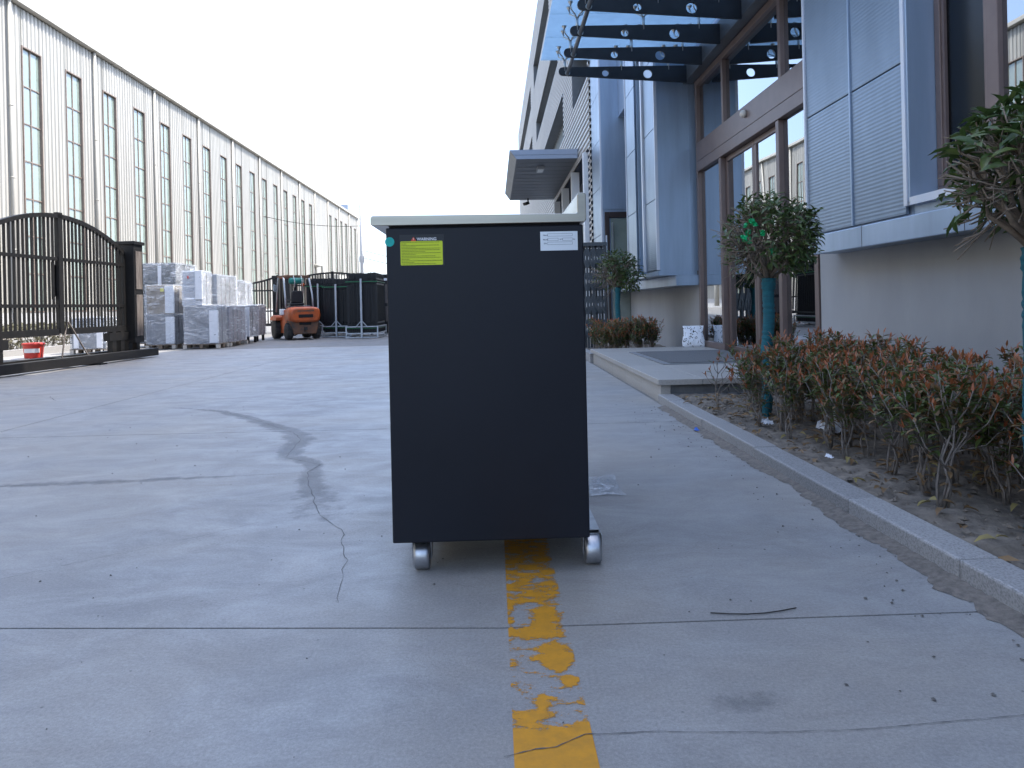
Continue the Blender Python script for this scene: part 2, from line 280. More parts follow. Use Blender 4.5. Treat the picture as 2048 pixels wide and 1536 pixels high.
# ------------------------------------------------------------------ mesh helpers
class MB:
    def __init__(s): s.v = []; s.f = []; s.sm = []
    def add(s, vs, fs, smooth=False):
        n = len(s.v); s.v += [tuple(p) for p in vs]; s.f += [tuple(i + n for i in f) for f in fs]; s.sm += [smooth] * len(fs); return s
    def box(s, x0, x1, y0, y1, z0, z1):
        if x0 > x1: x0, x1 = x1, x0
        if y0 > y1: y0, y1 = y1, y0
        if z0 > z1: z0, z1 = z1, z0
        return s.add([(x0, y0, z0), (x1, y0, z0), (x1, y1, z0), (x0, y1, z0), (x0, y0, z1), (x1, y0, z1), (x1, y1, z1), (x0, y1, z1)],
                     [(0, 3, 2, 1), (4, 5, 6, 7), (0, 1, 5, 4), (1, 2, 6, 5), (2, 3, 7, 6), (3, 0, 4, 7)])
    def quad(s, a, b, c, d): return s.add([a, b, c, d], [(0, 1, 2, 3)])
    def prism(s, pts, axis, a0, a1, smooth=False):
        # pts: 2-D outline in the two other axes (x: (y,z), y: (x,z), z: (x,y))
        def P(p, a): return {'x': (a, p[0], p[1]), 'y': (p[0], a, p[1]), 'z': (p[0], p[1], a)}[axis]
        n = len(pts)
        vs = [P(p, a0) for p in pts] + [P(p, a1) for p in pts]
        base = len(s.v)
        s.add(vs, [tuple(range(n - 1, -1, -1)), tuple(range(n, 2 * n))])
        s.f += [(base + i, base + (i + 1) % n, base + n + (i + 1) % n, base + n + i) for i in range(n)]; s.sm += [smooth] * n
        return s
    def tube(s, pts, r, seg=8, cap=True, smooth=True):
        pts = [Vector(p) for p in pts]; rs = r if isinstance(r, (list, tuple)) else [r] * len(pts)
        base = len(s.v); n = len(pts); ref = None
        for i, p in enumerate(pts):
            d = (pts[min(i + 1, n - 1)] - pts[max(i - 1, 0)]).normalized()
            if ref is None: ref = Vector((0, 0, 1)) if abs(d.z) < 0.9 else Vector((1, 0, 0))
            a = d.cross(ref).normalized(); bb = a.cross(d).normalized(); ref = bb
            for k in range(seg):
                t = 2 * math.pi * k / seg
                s.v.append(tuple(p + a * (math.cos(t) * rs[i]) + bb * (math.sin(t) * rs[i])))
        for i in range(n - 1):
            for k in range(seg):
                s.f.append((base + i * seg + k, base + i * seg + (k + 1) % seg, base + (i + 1) * seg + (k + 1) % seg, base + (i + 1) * seg + k)); s.sm.append(smooth)
        if cap:
            s.f.append(tuple(base + k for k in range(seg - 1, -1, -1))); s.f.append(tuple(base + (n - 1) * seg + k for k in range(seg))); s.sm += [False, False]
        return s
    def bar(s, p, q, w, h):       # square bar between two points
        p, q = Vector(p), Vector(q); d = (q - p).normalized()
        u = Vector((0, 0, 1)) if abs(d.z) < 0.95 else Vector((1, 0, 0))
        a = d.cross(u).normalized() * (w / 2); b = a.cross(d).normalized() * (h / 2)
        vs = [p - a - b, p + a - b, p + a + b, p - a + b, q - a - b, q + a - b, q + a + b, q - a + b]
        return s.add(vs, [(0, 3, 2, 1), (4, 5, 6, 7), (0, 1, 5, 4), (1, 2, 6, 5), (2, 3, 7, 6), (3, 0, 4, 7)])
    def cyl(s, c, r, h, axis='z', seg=24, smooth=True):
        c = Vector(c); d = {'x': Vector((1, 0, 0)), 'y': Vector((0, 1, 0)), 'z': Vector((0, 0, 1))}[axis]
        return s.tube([c - d * (h / 2), c + d * (h / 2)], r, seg, True, smooth)
    def lathe(s, c, prof, seg=20, axis='z'):
        base = len(s.v)
        for r, h in prof:
            for k in range(seg):
                t = 2 * math.pi * k / seg; a, b = r * math.cos(t), r * math.sin(t)
                o = {'z': (a, b, h), 'x': (h, a, b), 'y': (b, h, a)}[axis]
                s.v.append((c[0] + o[0], c[1] + o[1], c[2] + o[2]))
        for i in range(len(prof) - 1):
            for k in range(seg):
                s.f.append((base + i * seg + k, base + i * seg + (k + 1) % seg, base + (i + 1) * seg + (k + 1) % seg, base + (i + 1) * seg + k)); s.sm.append(True)
        s.f.append(tuple(base + k for k in range(seg - 1, -1, -1))); s.f.append(tuple(base + (len(prof) - 1) * seg + k for k in range(seg))); s.sm += [False, False]
        return s
    def mesh(s, name, m, off=(0, 0, 0)):
        me = bpy.data.meshes.new(name)
        me.from_pydata([(v[0] - off[0], v[1] - off[1], v[2] - off[2]) for v in s.v], [], s.f)
        me.polygons.foreach_set('use_smooth', s.sm); me.materials.append(MATS[m]); me.update(); return me
    def build(s, name, m, parent=None, bevel=0.0, label=None):
        off = root_loc(parent)
        o = bpy.data.objects.new(name, s.mesh(name, m, off)); col.objects.link(o)
        if parent is not None: o.parent = parent
        if label: o['label'] = label
        if bevel:
            md = o.modifiers.new('bevel', 'BEVEL'); md.width = bevel; md.segments = 2; md.limit_method = 'ANGLE'; md.angle_limit = R(40)
        return o
ROOT = {}
def root_loc(p):
    if p is None: return (0, 0, 0)
    while p.parent is not None: p = p.parent
    return ROOT.get(p.name, tuple(p.location))
def thing(name, label, cat, loc=(0, 0, 0), group=None):
    o = bpy.data.objects.new(name, None); col.objects.link(o); o.location = loc; o.empty_display_size = 0.2
    ROOT[o.name] = tuple(loc); o['label'] = label; o['category'] = cat
    if group: o['group'] = group
    return o
def tag(o, label, cat, group=None, kind=None):
    if label: o['label'] = label
    if cat: o['category'] = cat
    if group: o['group'] = group
    if kind: o['kind'] = kind
    return o
def struct(o, label=None):
    o['kind'] = 'structure'
    if label: o['label'] = label
    return o
def inst(me, name, parent, loc, rot=None, scale=None):
    o = bpy.data.objects.new(name, me); col.objects.link(o); o.parent = parent
    off = root_loc(parent); o.location = (loc[0] - off[0], loc[1] - off[1], loc[2] - off[2])
    if rot is not None: o.rotation_euler = rot
    if scale is not None: o.scale = scale
    return o
def P1(*a): return MB().box(*a)

# ------------------------------------------------------------------ ground
g = MB().quad((-400, -60, -0.014), (400, -60, -0.014), (400, 900, -0.014), (-400, 900, -0.014)).build('ground', 'old_pavement')
struct(g)
# cast concrete slabs of the yard, a dark open joint between them
yj = [-4.0, -1.2, 1.885, 5.02, 8.6, 12.3, 16.0]
xj = [-13.5, -8.2, -3.6, 1.335]
def jy(i, x):            # the floor joints are not quite square to the road
    return yj[i] + (0.075 * max(0, -x) if i == 2 else 0.02 * max(0, -x) if 0 < i < len(yj) - 1 else 0)
for i in range(len(yj) - 1):
    for j in range(len(xj) - 1):
        sk = 0.004; x0, x1 = xj[j] + sk, xj[j + 1] - (sk if j < len(xj) - 2 else 0)
        xs = [x for x in (x0, -0.001, x1) if x0 <= x <= x1]
        pts = [(x - x0, jy(i, x) + sk - yj[i]) for x in xs] + [(x - x0, jy(i + 1, x) - sk - yj[i]) for x in reversed(xs)]
        inst(MB().prism(pts, 'z', -0.012, 0).mesh('concrete_slab', 'concrete'), 'concrete_slab', g, (x0, yj[i], 0))
for i, yy in list(enumerate(yj))[1:-1]:
    q = [(xj[0], jy(i, xj[0])), (0, jy(i, 0)), (xj[-1], jy(i, xj[-1]))]
    MB().prism([(a, c - .02) for a, c in q] + [(a, c + .02) for a, c in reversed(q)], 'z', -0.0138, -0.008).build('joint_filler', 'joint_fill', g)
for xx in xj[1:-1]:
    P1(xx - 0.02, xx + 0.02, yj[0], yj[-1], -0.0135, -0.0085).build('joint_filler', 'joint_fill', g)
def ribbon(name, pts, widths, z, m, jit=0.02, step=0.05, seed=1):
    r_ = random.Random(seed); P = [Vector((p[0], p[1], 0)) for p in pts]; line = []
    for i in range(len(P) - 1):
        n = max(1, int((P[i + 1] - P[i]).length / step))
        for k in range(n):
            t = k / n; line.append((P[i].lerp(P[i + 1], t), widths[i] + (widths[i + 1] - widths[i]) * t))
    line.append((P[-1], widths[-1])); b_ = MB(); L = []
    for i, (p, wd) in enumerate(line):
        d = (line[min(i + 1, len(line) - 1)][0] - line[max(i - 1, 0)][0]).normalized(); nrm = Vector((-d.y, d.x, 0))
        q = i * step; c = p + nrm * (jit * (1.3 * mnoise.noise(Vector((q * 9, seed, 0))) + .5 * mnoise.noise(Vector((q * 40, seed, 3))))); e_ = (r_.uniform(.9, 1.1) if wd > .012 else r_.uniform(.35, 1.3)); a = wd * e_ * (.5 + .75 * mnoise.noise(Vector((q * 7, seed, 7)))) if wd > .012 else wd * e_ / 2; bb = wd * e_ * (.5 + .75 * mnoise.noise(Vector((q * 8, seed, 11)))) if wd > .012 else wd * e_ / 2
        L.append((c + nrm * a, c - nrm * bb))
    vs = []; fs = []
    for a, c in L: vs += [(a.x, a.y, z), (c.x, c.y, z)]
    for i in range(len(L) - 1): fs.append((2 * i, 2 * i + 1, 2 * i + 3, 2 * i + 2))
    return b_.add(vs, fs).build(name, m, g)
def smear(pts, widths, z, seed, strength=1.0):
    P = [Vector((p[0], p[1], 0)) for p in pts]; line = []; step = .03
    for i in range(len(P) - 1):
        n = max(1, int((P[i + 1] - P[i]).length / step))
        for k in range(n): t = k / n; line.append((P[i].lerp(P[i + 1], t), widths[i] + (widths[i + 1] - widths[i]) * t))
    line.append((P[-1], widths[-1])); vs = []; fs = []; wv = []; na = 9
    for i, (p, wd) in enumerate(line):
        d = (line[min(i + 3, len(line) - 1)][0] - line[max(i - 3, 0)][0]).normalized(); nr = Vector((-d.y, d.x, 0)); e = min(1, 6 * i / len(line), 6 * (len(line) - 1 - i) / len(line))
        for k in range(na):
            t = k / (na - 1) * 2 - 1; q = p + nr * (t * wd * 1.1); vs.append((q.x, q.y, z)); wv.append(strength * (1 - abs(t) ** 1.5) * e - .35)
    for i in range(len(line) - 1):
        for k in range(na - 1): a = i * na + k; fs.append((a, a + 1, a + na + 1, a + na))
    o = MB().add(vs, fs).build('repair_smear', 'smear', g); at_ = o.data.attributes.new('wear', 'FLOAT', 'POINT'); at_.data.foreach_set('value', wv); return o
CR = [(-.46, 2.08), (-.50, 2.3), (-.51, 2.43), (-.60, 2.77), (-.64, 2.83), (-.73, 2.98), (-.87, 3.39), (-.98, 3.76), (-.95, 3.93), (-1.2, 4.15), (-1.26, 4.7), (-1.39, 4.99), (-1.85, 5.61), (-2.32, 6.16), (-3.11, 6.61), (-3.6, 6.75)]
ribbon('crack', CR, [.0016, .002, .0022, .0025, .0025] + [.003] * 5 + [.004] * 6, 0.0014, 'crack', 0.014, 0.035, 3)
smear([(-.58, 2.72), (-.70, 2.95), (-.80, 3.2), (-.92, 3.6), (-.97, 3.85), (-1.0, 3.98), (-1.2, 4.18), (-1.26, 4.7), (-1.39, 4.99), (-1.85, 5.6), (-2.3, 6.14), (-2.9, 6.5)], [.03, .13, .13, .08, .06, .07, .09, .11, .10, .08, .06, .03], 0.0008, 4, 1.25)
smear([(-2.9, 3.60), (-2.2, 3.66), (-1.6, 3.70), (-1.2, 3.72)], [.04, .07, .05, .02], 0.0008, 6)
ribbon('crack', [(-3.6, 3.57), (-2.9, 3.60), (-2.2, 3.655), (-1.6, 3.70), (-1.1, 3.74), (-0.85, 3.76)], [.004, .004, .0035, .003, .003, .002], 0.0014, 'crack', 0.008, 0.04, 7)
ribbon('crack', [(-1.6, 2.35), (-1.35, 2.55), (-1.1, 2.75), (-0.95, 2.9)], [.0016] * 4, 0.0014, 'crack', 0.008, 0.03, 8)
ribbon('crack', [(.0, 1.345), (.06, 1.365), (.1, 1.37), (.16, 1.405), (.3, 1.405), (.45, 1.395), (.65, 1.385), (.85, 1.40), (1.05, 1.415), (1.2, 1.40), (1.32, 1.395)], [.0018, .004, .003, .003] + [.0018] * 7, 0.0022, 'crack', 0.004, 0.012, 9)
ribbon('crack', [(-7.4, 5.8), (-6.0, 6.3), (-4.6, 6.9), (-4.2, 7.1)], [.007] * 4, 0.0014, 'crack', 0.02, 0.08, 10)
ribbon('crack', [(-3.4, 9.3), (-2.4, 9.5), (-1.6, 9.0), (-0.5, 8.9)], [.007] * 4, 0.0014, 'crack', 0.03, 0.08, 11)
ribbon('crack', [(-7.0, 8.2), (-5.4, 8.0), (-4.6, 7.6), (-4.3, 7.2)], [.010] * 4, 0.0014, 'crack', 0.02, 0.08, 12)
smear([(.42, 1.49), (.52, 1.50), (.62, 1.49)], [.035, .06, .04], 0.0008, 13)
# worn yellow lane line
def wear(u, d):
    if d < 1.40: return 2.1
    v_ = -0.36
    def blob(uc, dc, ru, rd, a):
        q = ((u - uc) / ru) ** 2 + ((d - dc) / rd) ** 2
        return .78 * a * max(0.0, 1.5 - q) if q < 1.5 else 0.0
    v_ += 2.0 * max(0, min(1, (1.452 - d) / 0.05))
    v_ += blob(.27, 1.475, .26, .03, 1.0) + blob(.42, 1.53, .09, .035, 1.0) + blob(.86, 1.612, .14, .022, 1.2)
    v_ += blob(.74, 1.725, .27, .068, 1.5) + blob(.45, 1.85, .55, .036, 1.1) + blob(.72, 1.94, .33, .07, 0.95)
    v_ += blob(.06, 1.70, .07, .03, .55) + blob(.05, 1.95, .06, .09, .6)
    if d > 1.98: v_ += min(0.66, (d - 1.98) * 9) * (1 if d < 4 else .75)
    v_ -= blob(.28, 1.965, .22, .035, .5) + blob(.62, 2.2, .12, .03, .4)
    if u > .86 and d > 1.75: v_ -= (u - .86) * 3.5
    return v_
nu, nv = 22, 420; LX0, LX1, LY0, LY1 = 0.019, 0.173, 0.4, 5.0
vs = []; fs = []; wv = []
for j in range(nv + 1):
    dd = LY0 + (LY1 - LY0) * j / nv
    for i in range(nu + 1):
        uu = i / nu; vs.append((LX0 + (LX1 - LX0) * uu, dd, 0.0012)); wv.append(wear(uu, dd))
for j in range(nv):
    for i in range(nu): a = j * (nu + 1) + i; fs.append((a, a + 1, a + nu + 2, a + nu + 1))
yl = MB().add(vs, fs).build('yellow_line', 'yellow_paint', g, label='worn yellow painted lane line on the concrete')
att = yl.data.attributes.new('wear', 'FLOAT', 'POINT'); att.data.foreach_set('value', wv)
# sand washed along the kerb
vs = []; fs = []; r_ = random.Random(4)
N = 260
for i in range(N + 1):
    y = 0.3 + i * (5.7 - 0.3) / N; e = 1.335 - max(.012, 0.045 + 0.06 * mnoise.noise(Vector((y * 1.7, 3, 0))) + .03 * mnoise.noise(Vector((y * 9, 5, 0))) + 0.02 * r_.random())
    vs += [(1.3385, y, 0.012 + 0.006 * r_.random()), ((e + 1.3385) / 2, y, 0.009), (e, y, 0.0015)]
for i in range(N):
    a = 3 * i; fs += [(a, a + 1, a + 4, a + 3), (a + 1, a + 2, a + 5, a + 4)]
tag(MB().add(vs, fs, True).build('sand', 'sand', label='brown sand and grit washed along the foot of the kerb'), None, 'sand', kind='stuff')
# grit and pebbles scattered on the yard
b_ = MB()
def pebble(b_, x, y, z, r, rr):
    base = [(1, 0, 0), (0, 1, 0), (-1, 0, 0), (0, -1, 0), (0, 0, .7), (0, 0, -.4)]; a = rr.uniform(0, 6)
    vs = []
    for q in base:
        k = r * rr.uniform(.6, 1.3); vs.append((x + k * (q[0] * math.cos(a) - q[1] * math.sin(a)), y + k * (q[0] * math.sin(a) + q[1] * math.cos(a)), z + r * q[2] * rr.uniform(.7, 1.1)))
    b_.add(vs, [(0, 1, 4), (1, 2, 4), (2, 3, 4), (3, 0, 4), (1, 0, 5), (2, 1, 5), (3, 2, 5), (0, 3, 5)])
r_ = random.Random(21)
for i in range(150):
    x = r_.uniform(-3.0, 1.3); y = r_.uniform(1.2, 6.5); pebble(b_, x, y, 0.002, r_.choice([.002, .0025, .003, .004, .005]), r_)
for i in range(150):
    x = 1.3 - abs(r_.gauss(0, .18)); y = r_.uniform(1.4, 6); pebble(b_, x, y, 0.003, r_.choice([.003, .004, .006]), r_)
tag(b_.build('grit', 'pebble'), 'scattered dark grit and pebbles on the concrete yard', 'grit', kind='stuff')
# bent rod, film scrap, blue bit
tag(MB().tube([(.561 + .237 * t, 1.925 + .014 * t - .022 * math.sin(t * 3.1), .004 + .0) for t in [0, .2, .4, .6, .8, 1]], .0017, 6).build('bent_rod', 'rod'), 'thin dark bent rod lying on the concrete near the floor joint', 'rod')
r_ = random.Random(5); vs = []; fs = []
for j in range(13):
    for i in range(13):
        x, y = i / 12 - .5, j / 12 - .5; k = 1 + .3 * mnoise.noise(Vector((x * 3, y * 3, 1)))
        vs.append((.48 + x * .15 * k, 3.30 + y * .34 * k, .006 + .05 * abs(mnoise.noise(Vector((x * 9, y * 9, 4)))) * max(0, 1 - 3.2 * (x * x + y * y))))
for j in range(12):
    for i in range(12): a = j * 13 + i; fs.append((a, a + 1, a + 14, a + 13))
tag(MB().add(vs, fs, True).build('plastic_film_scrap', 'film'), 'crumpled clear plastic film on the ground right of the black cabinet', 'plastic film')

# ------------------------------------------------------------------ kerb, planter soil, platform
kerb = P1(1.343, 1.462, -1.5, 5.955, -0.05, 0.05).build('kerb', 'joint_fill'); struct(kerb)
yy = -1.5; kl = [1.0, .95, 1.0, .62, .66, 1.0, .95, .9, .36]
ky = []; tot = sum(kl); sc_ = (5.96 + 1.5) / tot
for L in kl:
    L *= sc_; dx = rng.uniform(-.003, .003); dz = rng.uniform(-.002, .002)
    o = inst(P1(0, .125, .0015, L - .0015, -.10, .07).mesh('kerb_stone', 'granite'), 'kerb_stone', kerb, (1.34 + dx, yy, dz))
    md = o.modifiers.new('bevel', 'BEVEL'); md.width = .008; md.segments = 2
    yy += L
def soil_patch(x0, x1, y0, y1, z, amp, nx, ny, seed):
    vs = []; fs = []
    for j in range(ny + 1):
        for i in range(nx + 1):
            x = x0 + (x1 - x0) * i / nx; y = y0 + (y1 - y0) * j / ny
            h = z + amp * mnoise.fractal(Vector((x * 4, y * 4, seed)), .9, 2.1, 5) + .3 * amp * mnoise.noise(Vector((x * 30, y * 30, seed)))
            if i == 0: h = z - .02
            vs.append((x, y, h))
    for j in range(ny):
        for i in range(nx): a = j * (nx + 1) + i; fs.append((a, a + 1, a + nx + 2, a + nx + 1))
    return MB().add(vs, fs, True)
struct(soil_patch(1.46, 2.99, -1.5, 5.975, .058, .026, 90, 330, 2).build('planter_soil', 'soil'))
struct(soil_patch(1.40, 2.99, 10.21, 15.5, .06, .02, 20, 60, 5).build('planter_soil', 'soil'))
plat = P1(1.42, 2.94, 6.05, 10.15, -.05, .135).build('entrance_platform', 'stone_dark'); struct(plat)
for i in range(6):       # top slabs with overhanging nosing
    y0 = 5.97 + i * .705; y1 = y0 + .702 if i < 5 else 10.2
    for (a, c) in ((1.352, 1.72), (1.723, 2.33), (2.333, 2.947)):
        o = P1(a, c, y0, y1, .142, .19).build('stone_slab', 'stone_platform', plat, .004)
for i in range(5):
    y0 = 6.02 + i * .83; P1(1.385, 1.42, y0 + (.042 if i == 0 else .002), min(y0 + .828, 10.15), -.05, .1415).build('riser_slab', 'stone_platform', plat, .003)
P1(1.375, 1.46, 6.005, 6.06, -.05, .1415).build('corner_block', 'stone_platform', plat, .004)
for i in range(3):
    P1(1.463 + i * .49, 1.463 + i * .49 + .487, 6.022, 6.05, .05, .1405).build('riser_slab', 'stone_dark', plat, .003)
P1(1.47, 2.94, 5.985, 6.05, -.02, .065).build('footing', 'stone_dark', plat, .004)
struct(P1(1.345, 1.44, 10.21, 17.0, -.05, .12).build('far_kerb', 'granite'))
dm = thing('door_mat', 'grey ribbed door mat on the stone entrance platform', 'mat', (2.3, 8.3, .19))
MB().prism([(1.72, 7.35), (2.9, 7.35), (2.9, 9.25), (1.72, 9.25)], 'z', .1915, .198).build('border', 'mat_edge', dm)
P1(1.80, 2.9, 7.42, 9.18, .1985, .205).build('pile', 'mat_grey', dm)

# ------------------------------------------------------------------ black cabinet on its dolly
cx0, cx1, cy0, cy1, cz0, cz1 = -.328, .284, 2.25, 3.75, .109, 1.085
cab = thing('bar_cabinet', 'tall matt black refrigerated bar cabinet standing in the yard', 'cabinet', (0, 3.0, .1))
P1(cx0, cx1, cy0, cy1, cz0, cz1).build('body', 'cabinet_black', cab, .004)
P1(cx0 + .01, cx1 - .01, cy0 + .004, cy1 - .004, cz1, cz1 + .006).build('seal', 'tube_black', cab)
# stainless counter: side profile (x,z) with front lip and backsplash, run along the depth
zt = 1.122
prof = [(-.367, 1.091), (-.3725, 1.096), (-.3725, zt - .006), (-.367, zt), (.262, zt - .004), (.266, zt), (.266, zt + .054), (.270, zt + .060), (.288, zt + .060), (.2935, zt + .055), (.2935, 1.10), (.288, 1.091)]
MB().prism(prof, 'y', cy0 - .012, cy1 + .01).build('countertop', 'stainless', cab, .002)
def disc(b_, x, z, r, y, seg=28):
    b_.prism([(x + r * math.cos(2 * math.pi * k / seg), z + r * math.sin(2 * math.pi * k / seg)) for k in range(seg)], 'y', y, y + .0006); return b_
fy = cy0 - .0012
tsk = disc(MB(), -.3165, 1.042, .0145, fy).build('round_sticker', 'teal_sticker', cab)
b_ = MB()
for r in range(3):
    for k in range(4): b_.box(-.323 + k * .0035, -.3208 + k * .0035, fy - .0003, fy - .0001, 1.049 - r * .005, 1.0505 - r * .005)
b_.build('print', 'teal_print', tsk)
wl_ = P1(-.286, -.149, fy, fy + .0006, .966, 1.063).build('warning_label', 'label_black', cab)
def rrect(x0, x1, z0, z1, r):
    o = []
    for (cx, cz, a0) in ((x1 - r, z0 + r, -90), (x1 - r, z1 - r, 0), (x0 + r, z1 - r, 90), (x0 + r, z0 + r, 180)):
        for k in range(4): a = R(a0 + 30 * k); o.append((cx + r * math.cos(a), cz + r * math.sin(a)))
    return o
yp = MB().prism(rrect(-.2835, -.1535, .9685, 1.0425, .003), 'y', fy - .0006, fy - .0001).build('yellow_panel', 'label_yellow', wl_)
b_ = MB(); r_ = random.Random(3); lens = [.95, .13, .93, .36, .97, .96, .60, .98, .36, .84, .97, .20, 1.0, .32, .85]
for i, L in enumerate(lens):
    z = 1.0395 - i * .00475; x = -.2805; end = -.2805 + L * .124
    while x < end:
        wd = r_.uniform(.0025, .0085); b_.box(x, min(x + wd, end), fy - .0010, fy - .0007, z - .0011, z + .0005); x += wd + .0012
b_.build('small_print', 'label_text', yp)
MB().prism([(-.2515, 1.0425), (-.2345, 1.0425), (-.243, 1.0555)], 'y', fy - .0006, fy - .0001).build('warning_triangle', 'label_red', wl_)
P1(-.2437, -.2423, fy - .0010, fy - .0007, 1.0465, 1.0525).build('exclamation_mark', 'label_white', wl_)
def text(s, size, x, z, y, m, parent, name='lettering', bold=0.0):
    cu = bpy.data.curves.new('t', 'FONT'); cu.body = s; cu.size = size; cu.extrude = .0001; cu.offset = bold
    t = bpy.data.objects.new('t', cu); col.objects.link(t)
    dg = bpy.context.evaluated_depsgraph_get(); me = bpy.data.meshes.new_from_object(t.evaluated_get(dg))
    col.objects.unlink(t); bpy.data.objects.remove(t)
    off = root_loc(parent)
    me.transform(Matrix.Translation((x - off[0], y - off[1], z - off[2])) @ Matrix.Rotation(R(90), 4, 'X'))
    me.materials.clear(); me.materials.append(MATS[m]); me.name = name
    o = bpy.data.objects.new(name, me); col.objects.link(o); o.parent = parent; return o
text('WARNING', .0125, -.2325, 1.0445, fy - .0007, 'label_white', wl_, bold=.0003)
npl = P1(.150, .266, fy, fy + .0007, 1.005, 1.064).build('rating_plate', 'plate_silver', cab)
def frame_rect(b_, x0, x1, z0, z1, t, y0, y1):
    b_.box(x0, x1, y0, y1, z0, z0 + t); b_.box(x0, x1, y0, y1, z1 - t, z1); b_.box(x0, x0 + t, y0, y1, z0 + t, z1 - t); b_.box(x1 - t, x1, y0, y1, z0 + t, z1 - t)
b_ = MB()
for (a, c, z) in ((.172, .250, 1.049), (.172, .206, 1.035), (.219, .250, 1.035), (.172, .250, 1.023)): frame_rect(b_, a, c, z, z + .0085, .0008, fy - .0004, fy - .0001)
b_.build('field_boxes', 'plate_print', npl)
for (s, x, z) in (('Name', .1585, 1.051), ('Model', .1585, 1.037), ('WT', .2095, 1.037), ('Kg', .2515, 1.037), ('S/N', .1605, 1.025)): text(s, .0062, x, z, fy - .0006, 'plate_print', npl, bold=.00012)
# dolly
dol = thing('transport_dolly', 'galvanised steel dolly with four wheels carrying the black cabinet', 'dolly', (0, 3.0, 0))
def hollow(b_, x0, x1, y0, y1, z0, z1, t):
    b_.box(x0, x1, y0, y1, z1 - t, z1); b_.box(x0, x1, y0, y1, z0, z0 + t); b_.box(x0, x0 + t, y0, y1, z0 + t, z1 - t); b_.box(x1 - t, x1, y0, y1, z0 + t, z1 - t)
for (x0, x1) in ((-.275, -.212), (.250, .326)):
    b_ = MB(); hollow(b_, x0, x1, 2.335, 3.66, .0945, .1080, .002); b_.build('rail', 'zinc', dol)
    P1(x0 + .003, x1 - .003, 2.35, 3.64, .0968, .1055).build('rail_core', 'tube_black', dol)
for yc in (2.335, 3.56):
    for xc in (-.246, .301):
        wh = MB().lathe((xc, yc, .0470), [(.012, -.0255), (.041, -.0255), (.0455, -.022), (.047, -.015), (.047, .015), (.0455, .022), (.041, .0255), (.012, .0255)], 28, 'x').build('wheel', 'zinc', dol)
        MB().cyl((xc, yc, .0470), .009, .064, 'x', 14).build('axle', 'zinc', wh)
        for s_ in (-1, 1): MB().prism([(yc - .012, .034), (yc + .012, .034), (yc + .07, .0944), (yc - .02, .0944)], 'x', xc + s_ * .0285, xc + s_ * .031).build('fork_plate', 'zinc', dol)
for yc in (2.62, 3.45): P1(-.2115, .2495, yc, yc + .04, .0950, .1075).build('cross_bar', 'zinc', dol)

# ------------------------------------------------------------------ office building on the right
H = 14.8
off_ = thing('office_building', 'grey metal clad office building with brown framed glass entrance on the right', 'building', (4, 6, 0))
# mass and roof behind the facades (rooms stay hollow below z = 4.3 near the road)
P1(3.02, 16, -40, 15.6, 4.35, H).build('upper_storeys', 'mass', off_)
P1(7.5, 7.7, -6, 15.55, 0, 4.345).build('rear_wall', 'interior', off_)
P1(3.0, 7.5, -6, 15.55, .10, .188).build('room_floor', 'interior_floor', off_)
P1(3.0, 7.49, -6, -5.8, .19, 4.345).build('room_wall', 'interior', off_)
P1(3.16, 7.49, 10.40, 10.55, .19, 4.345).build('room_wall', 'interior', off_)
P1(3.16, 7.49, 5.6, 5.75, .19, 4.345).build('room_wall', 'interior', off_)
P1(4.6, 5.3, 8.2, 9.8, .19, 1.1).build('reception_desk', 'interior', off_, .02)
# lower rendered wall right of the door, and left of it
P1(2.95, 3.15, -6, 6.46, -.05, 1.30).build('plinth_wall', 'render_wall', off_)
P1(2.95, 3.15, 10.285, 15.58, -.05, 1.20).build('plinth_wall', 'render_wall', off_)
def ribbed(b_, x, y0, y1, z0, z1, pitch=.028, depth=.0011):
    n = max(1, round((z1 - z0) / pitch)); p = (z1 - z0) / n; prof = []
    for k in range(n): prof += [(z0 + k * p, 0), (z0 + (k + .5) * p, -depth)]
    prof.append((z1, 0)); vs = []; fs = []
    for z, d in prof: vs += [(x + d, y0, z), (x + d, y1, z)]
    for k in range(len(prof) - 1): fs.append((2 * k, 2 * k + 2, 2 * k + 3, 2 * k + 1))
    b_.add(vs, fs)
    b_.box(x, x + .02, y0, y1, z0, z1); return b_
BX = 2.70
wy0, wy1, wz0, wz1 = 2.05, 4.58, 1.475, 4.0          # window opening in the near bay
# bay shell
P1(BX + .03, 2.945, -6, wy0 - .04, 1.21, H).build('bay_wall', 'panel_flat', off_)
P1(BX + .03, 2.945, wy0 - .035, wy1 + .035, 1.21, wz0 - .03).build('bay_wall', 'panel_flat', off_)
P1(BX + .03, 2.945, wy0 - .035, wy1 + .035, wz1 + .03, H).build('bay_wall', 'panel_flat', off_)
P1(BX + .03, 2.99, wy1 + .04, 6.12, 1.21, H).build('bay_wall', 'panel_flat', off_)
P1(2.95, 3.2, -6, wy0, 1.31, 4.345).build('inner_wall', 'interior', off_)
P1(BX + .03, 16, -40, -6.01, 0, 4.345).build('lower_storey', 'render_wall', off_)
P1(BX + .03, 3.018, -40, -6.01, 4.35, H).build('upper_wall', 'panel_flat', off_)
P1(2.995, 3.2, wy1 + .05, 6.12, 1.31, 4.345).build('inner_wall', 'interior', off_)
P1(2.95, 3.2, wy0, wy1 + .04, wz1 + .04, 4.345).build('inner_wall', 'interior', off_)
zs = [1.365, 2.362, 3.375, 4.40, 5.42, 6.44, 7.46, 8.48, 9.5, 10.52, 11.54, 12.56, 13.58, H]
def panel_col(x, y0, y1, zs, skip=()):
    for k in range(len(zs) - 1):
        if k in skip: continue
        ribbed(MB(), x, y0, y1, zs[k] + .006, zs[k + 1] - .006).build('ribbed_panel', 'panel_metal', off_)
panel_col(BX, 4.655, 5.335, zs); panel_col(BX, 5.358, 6.102, zs)
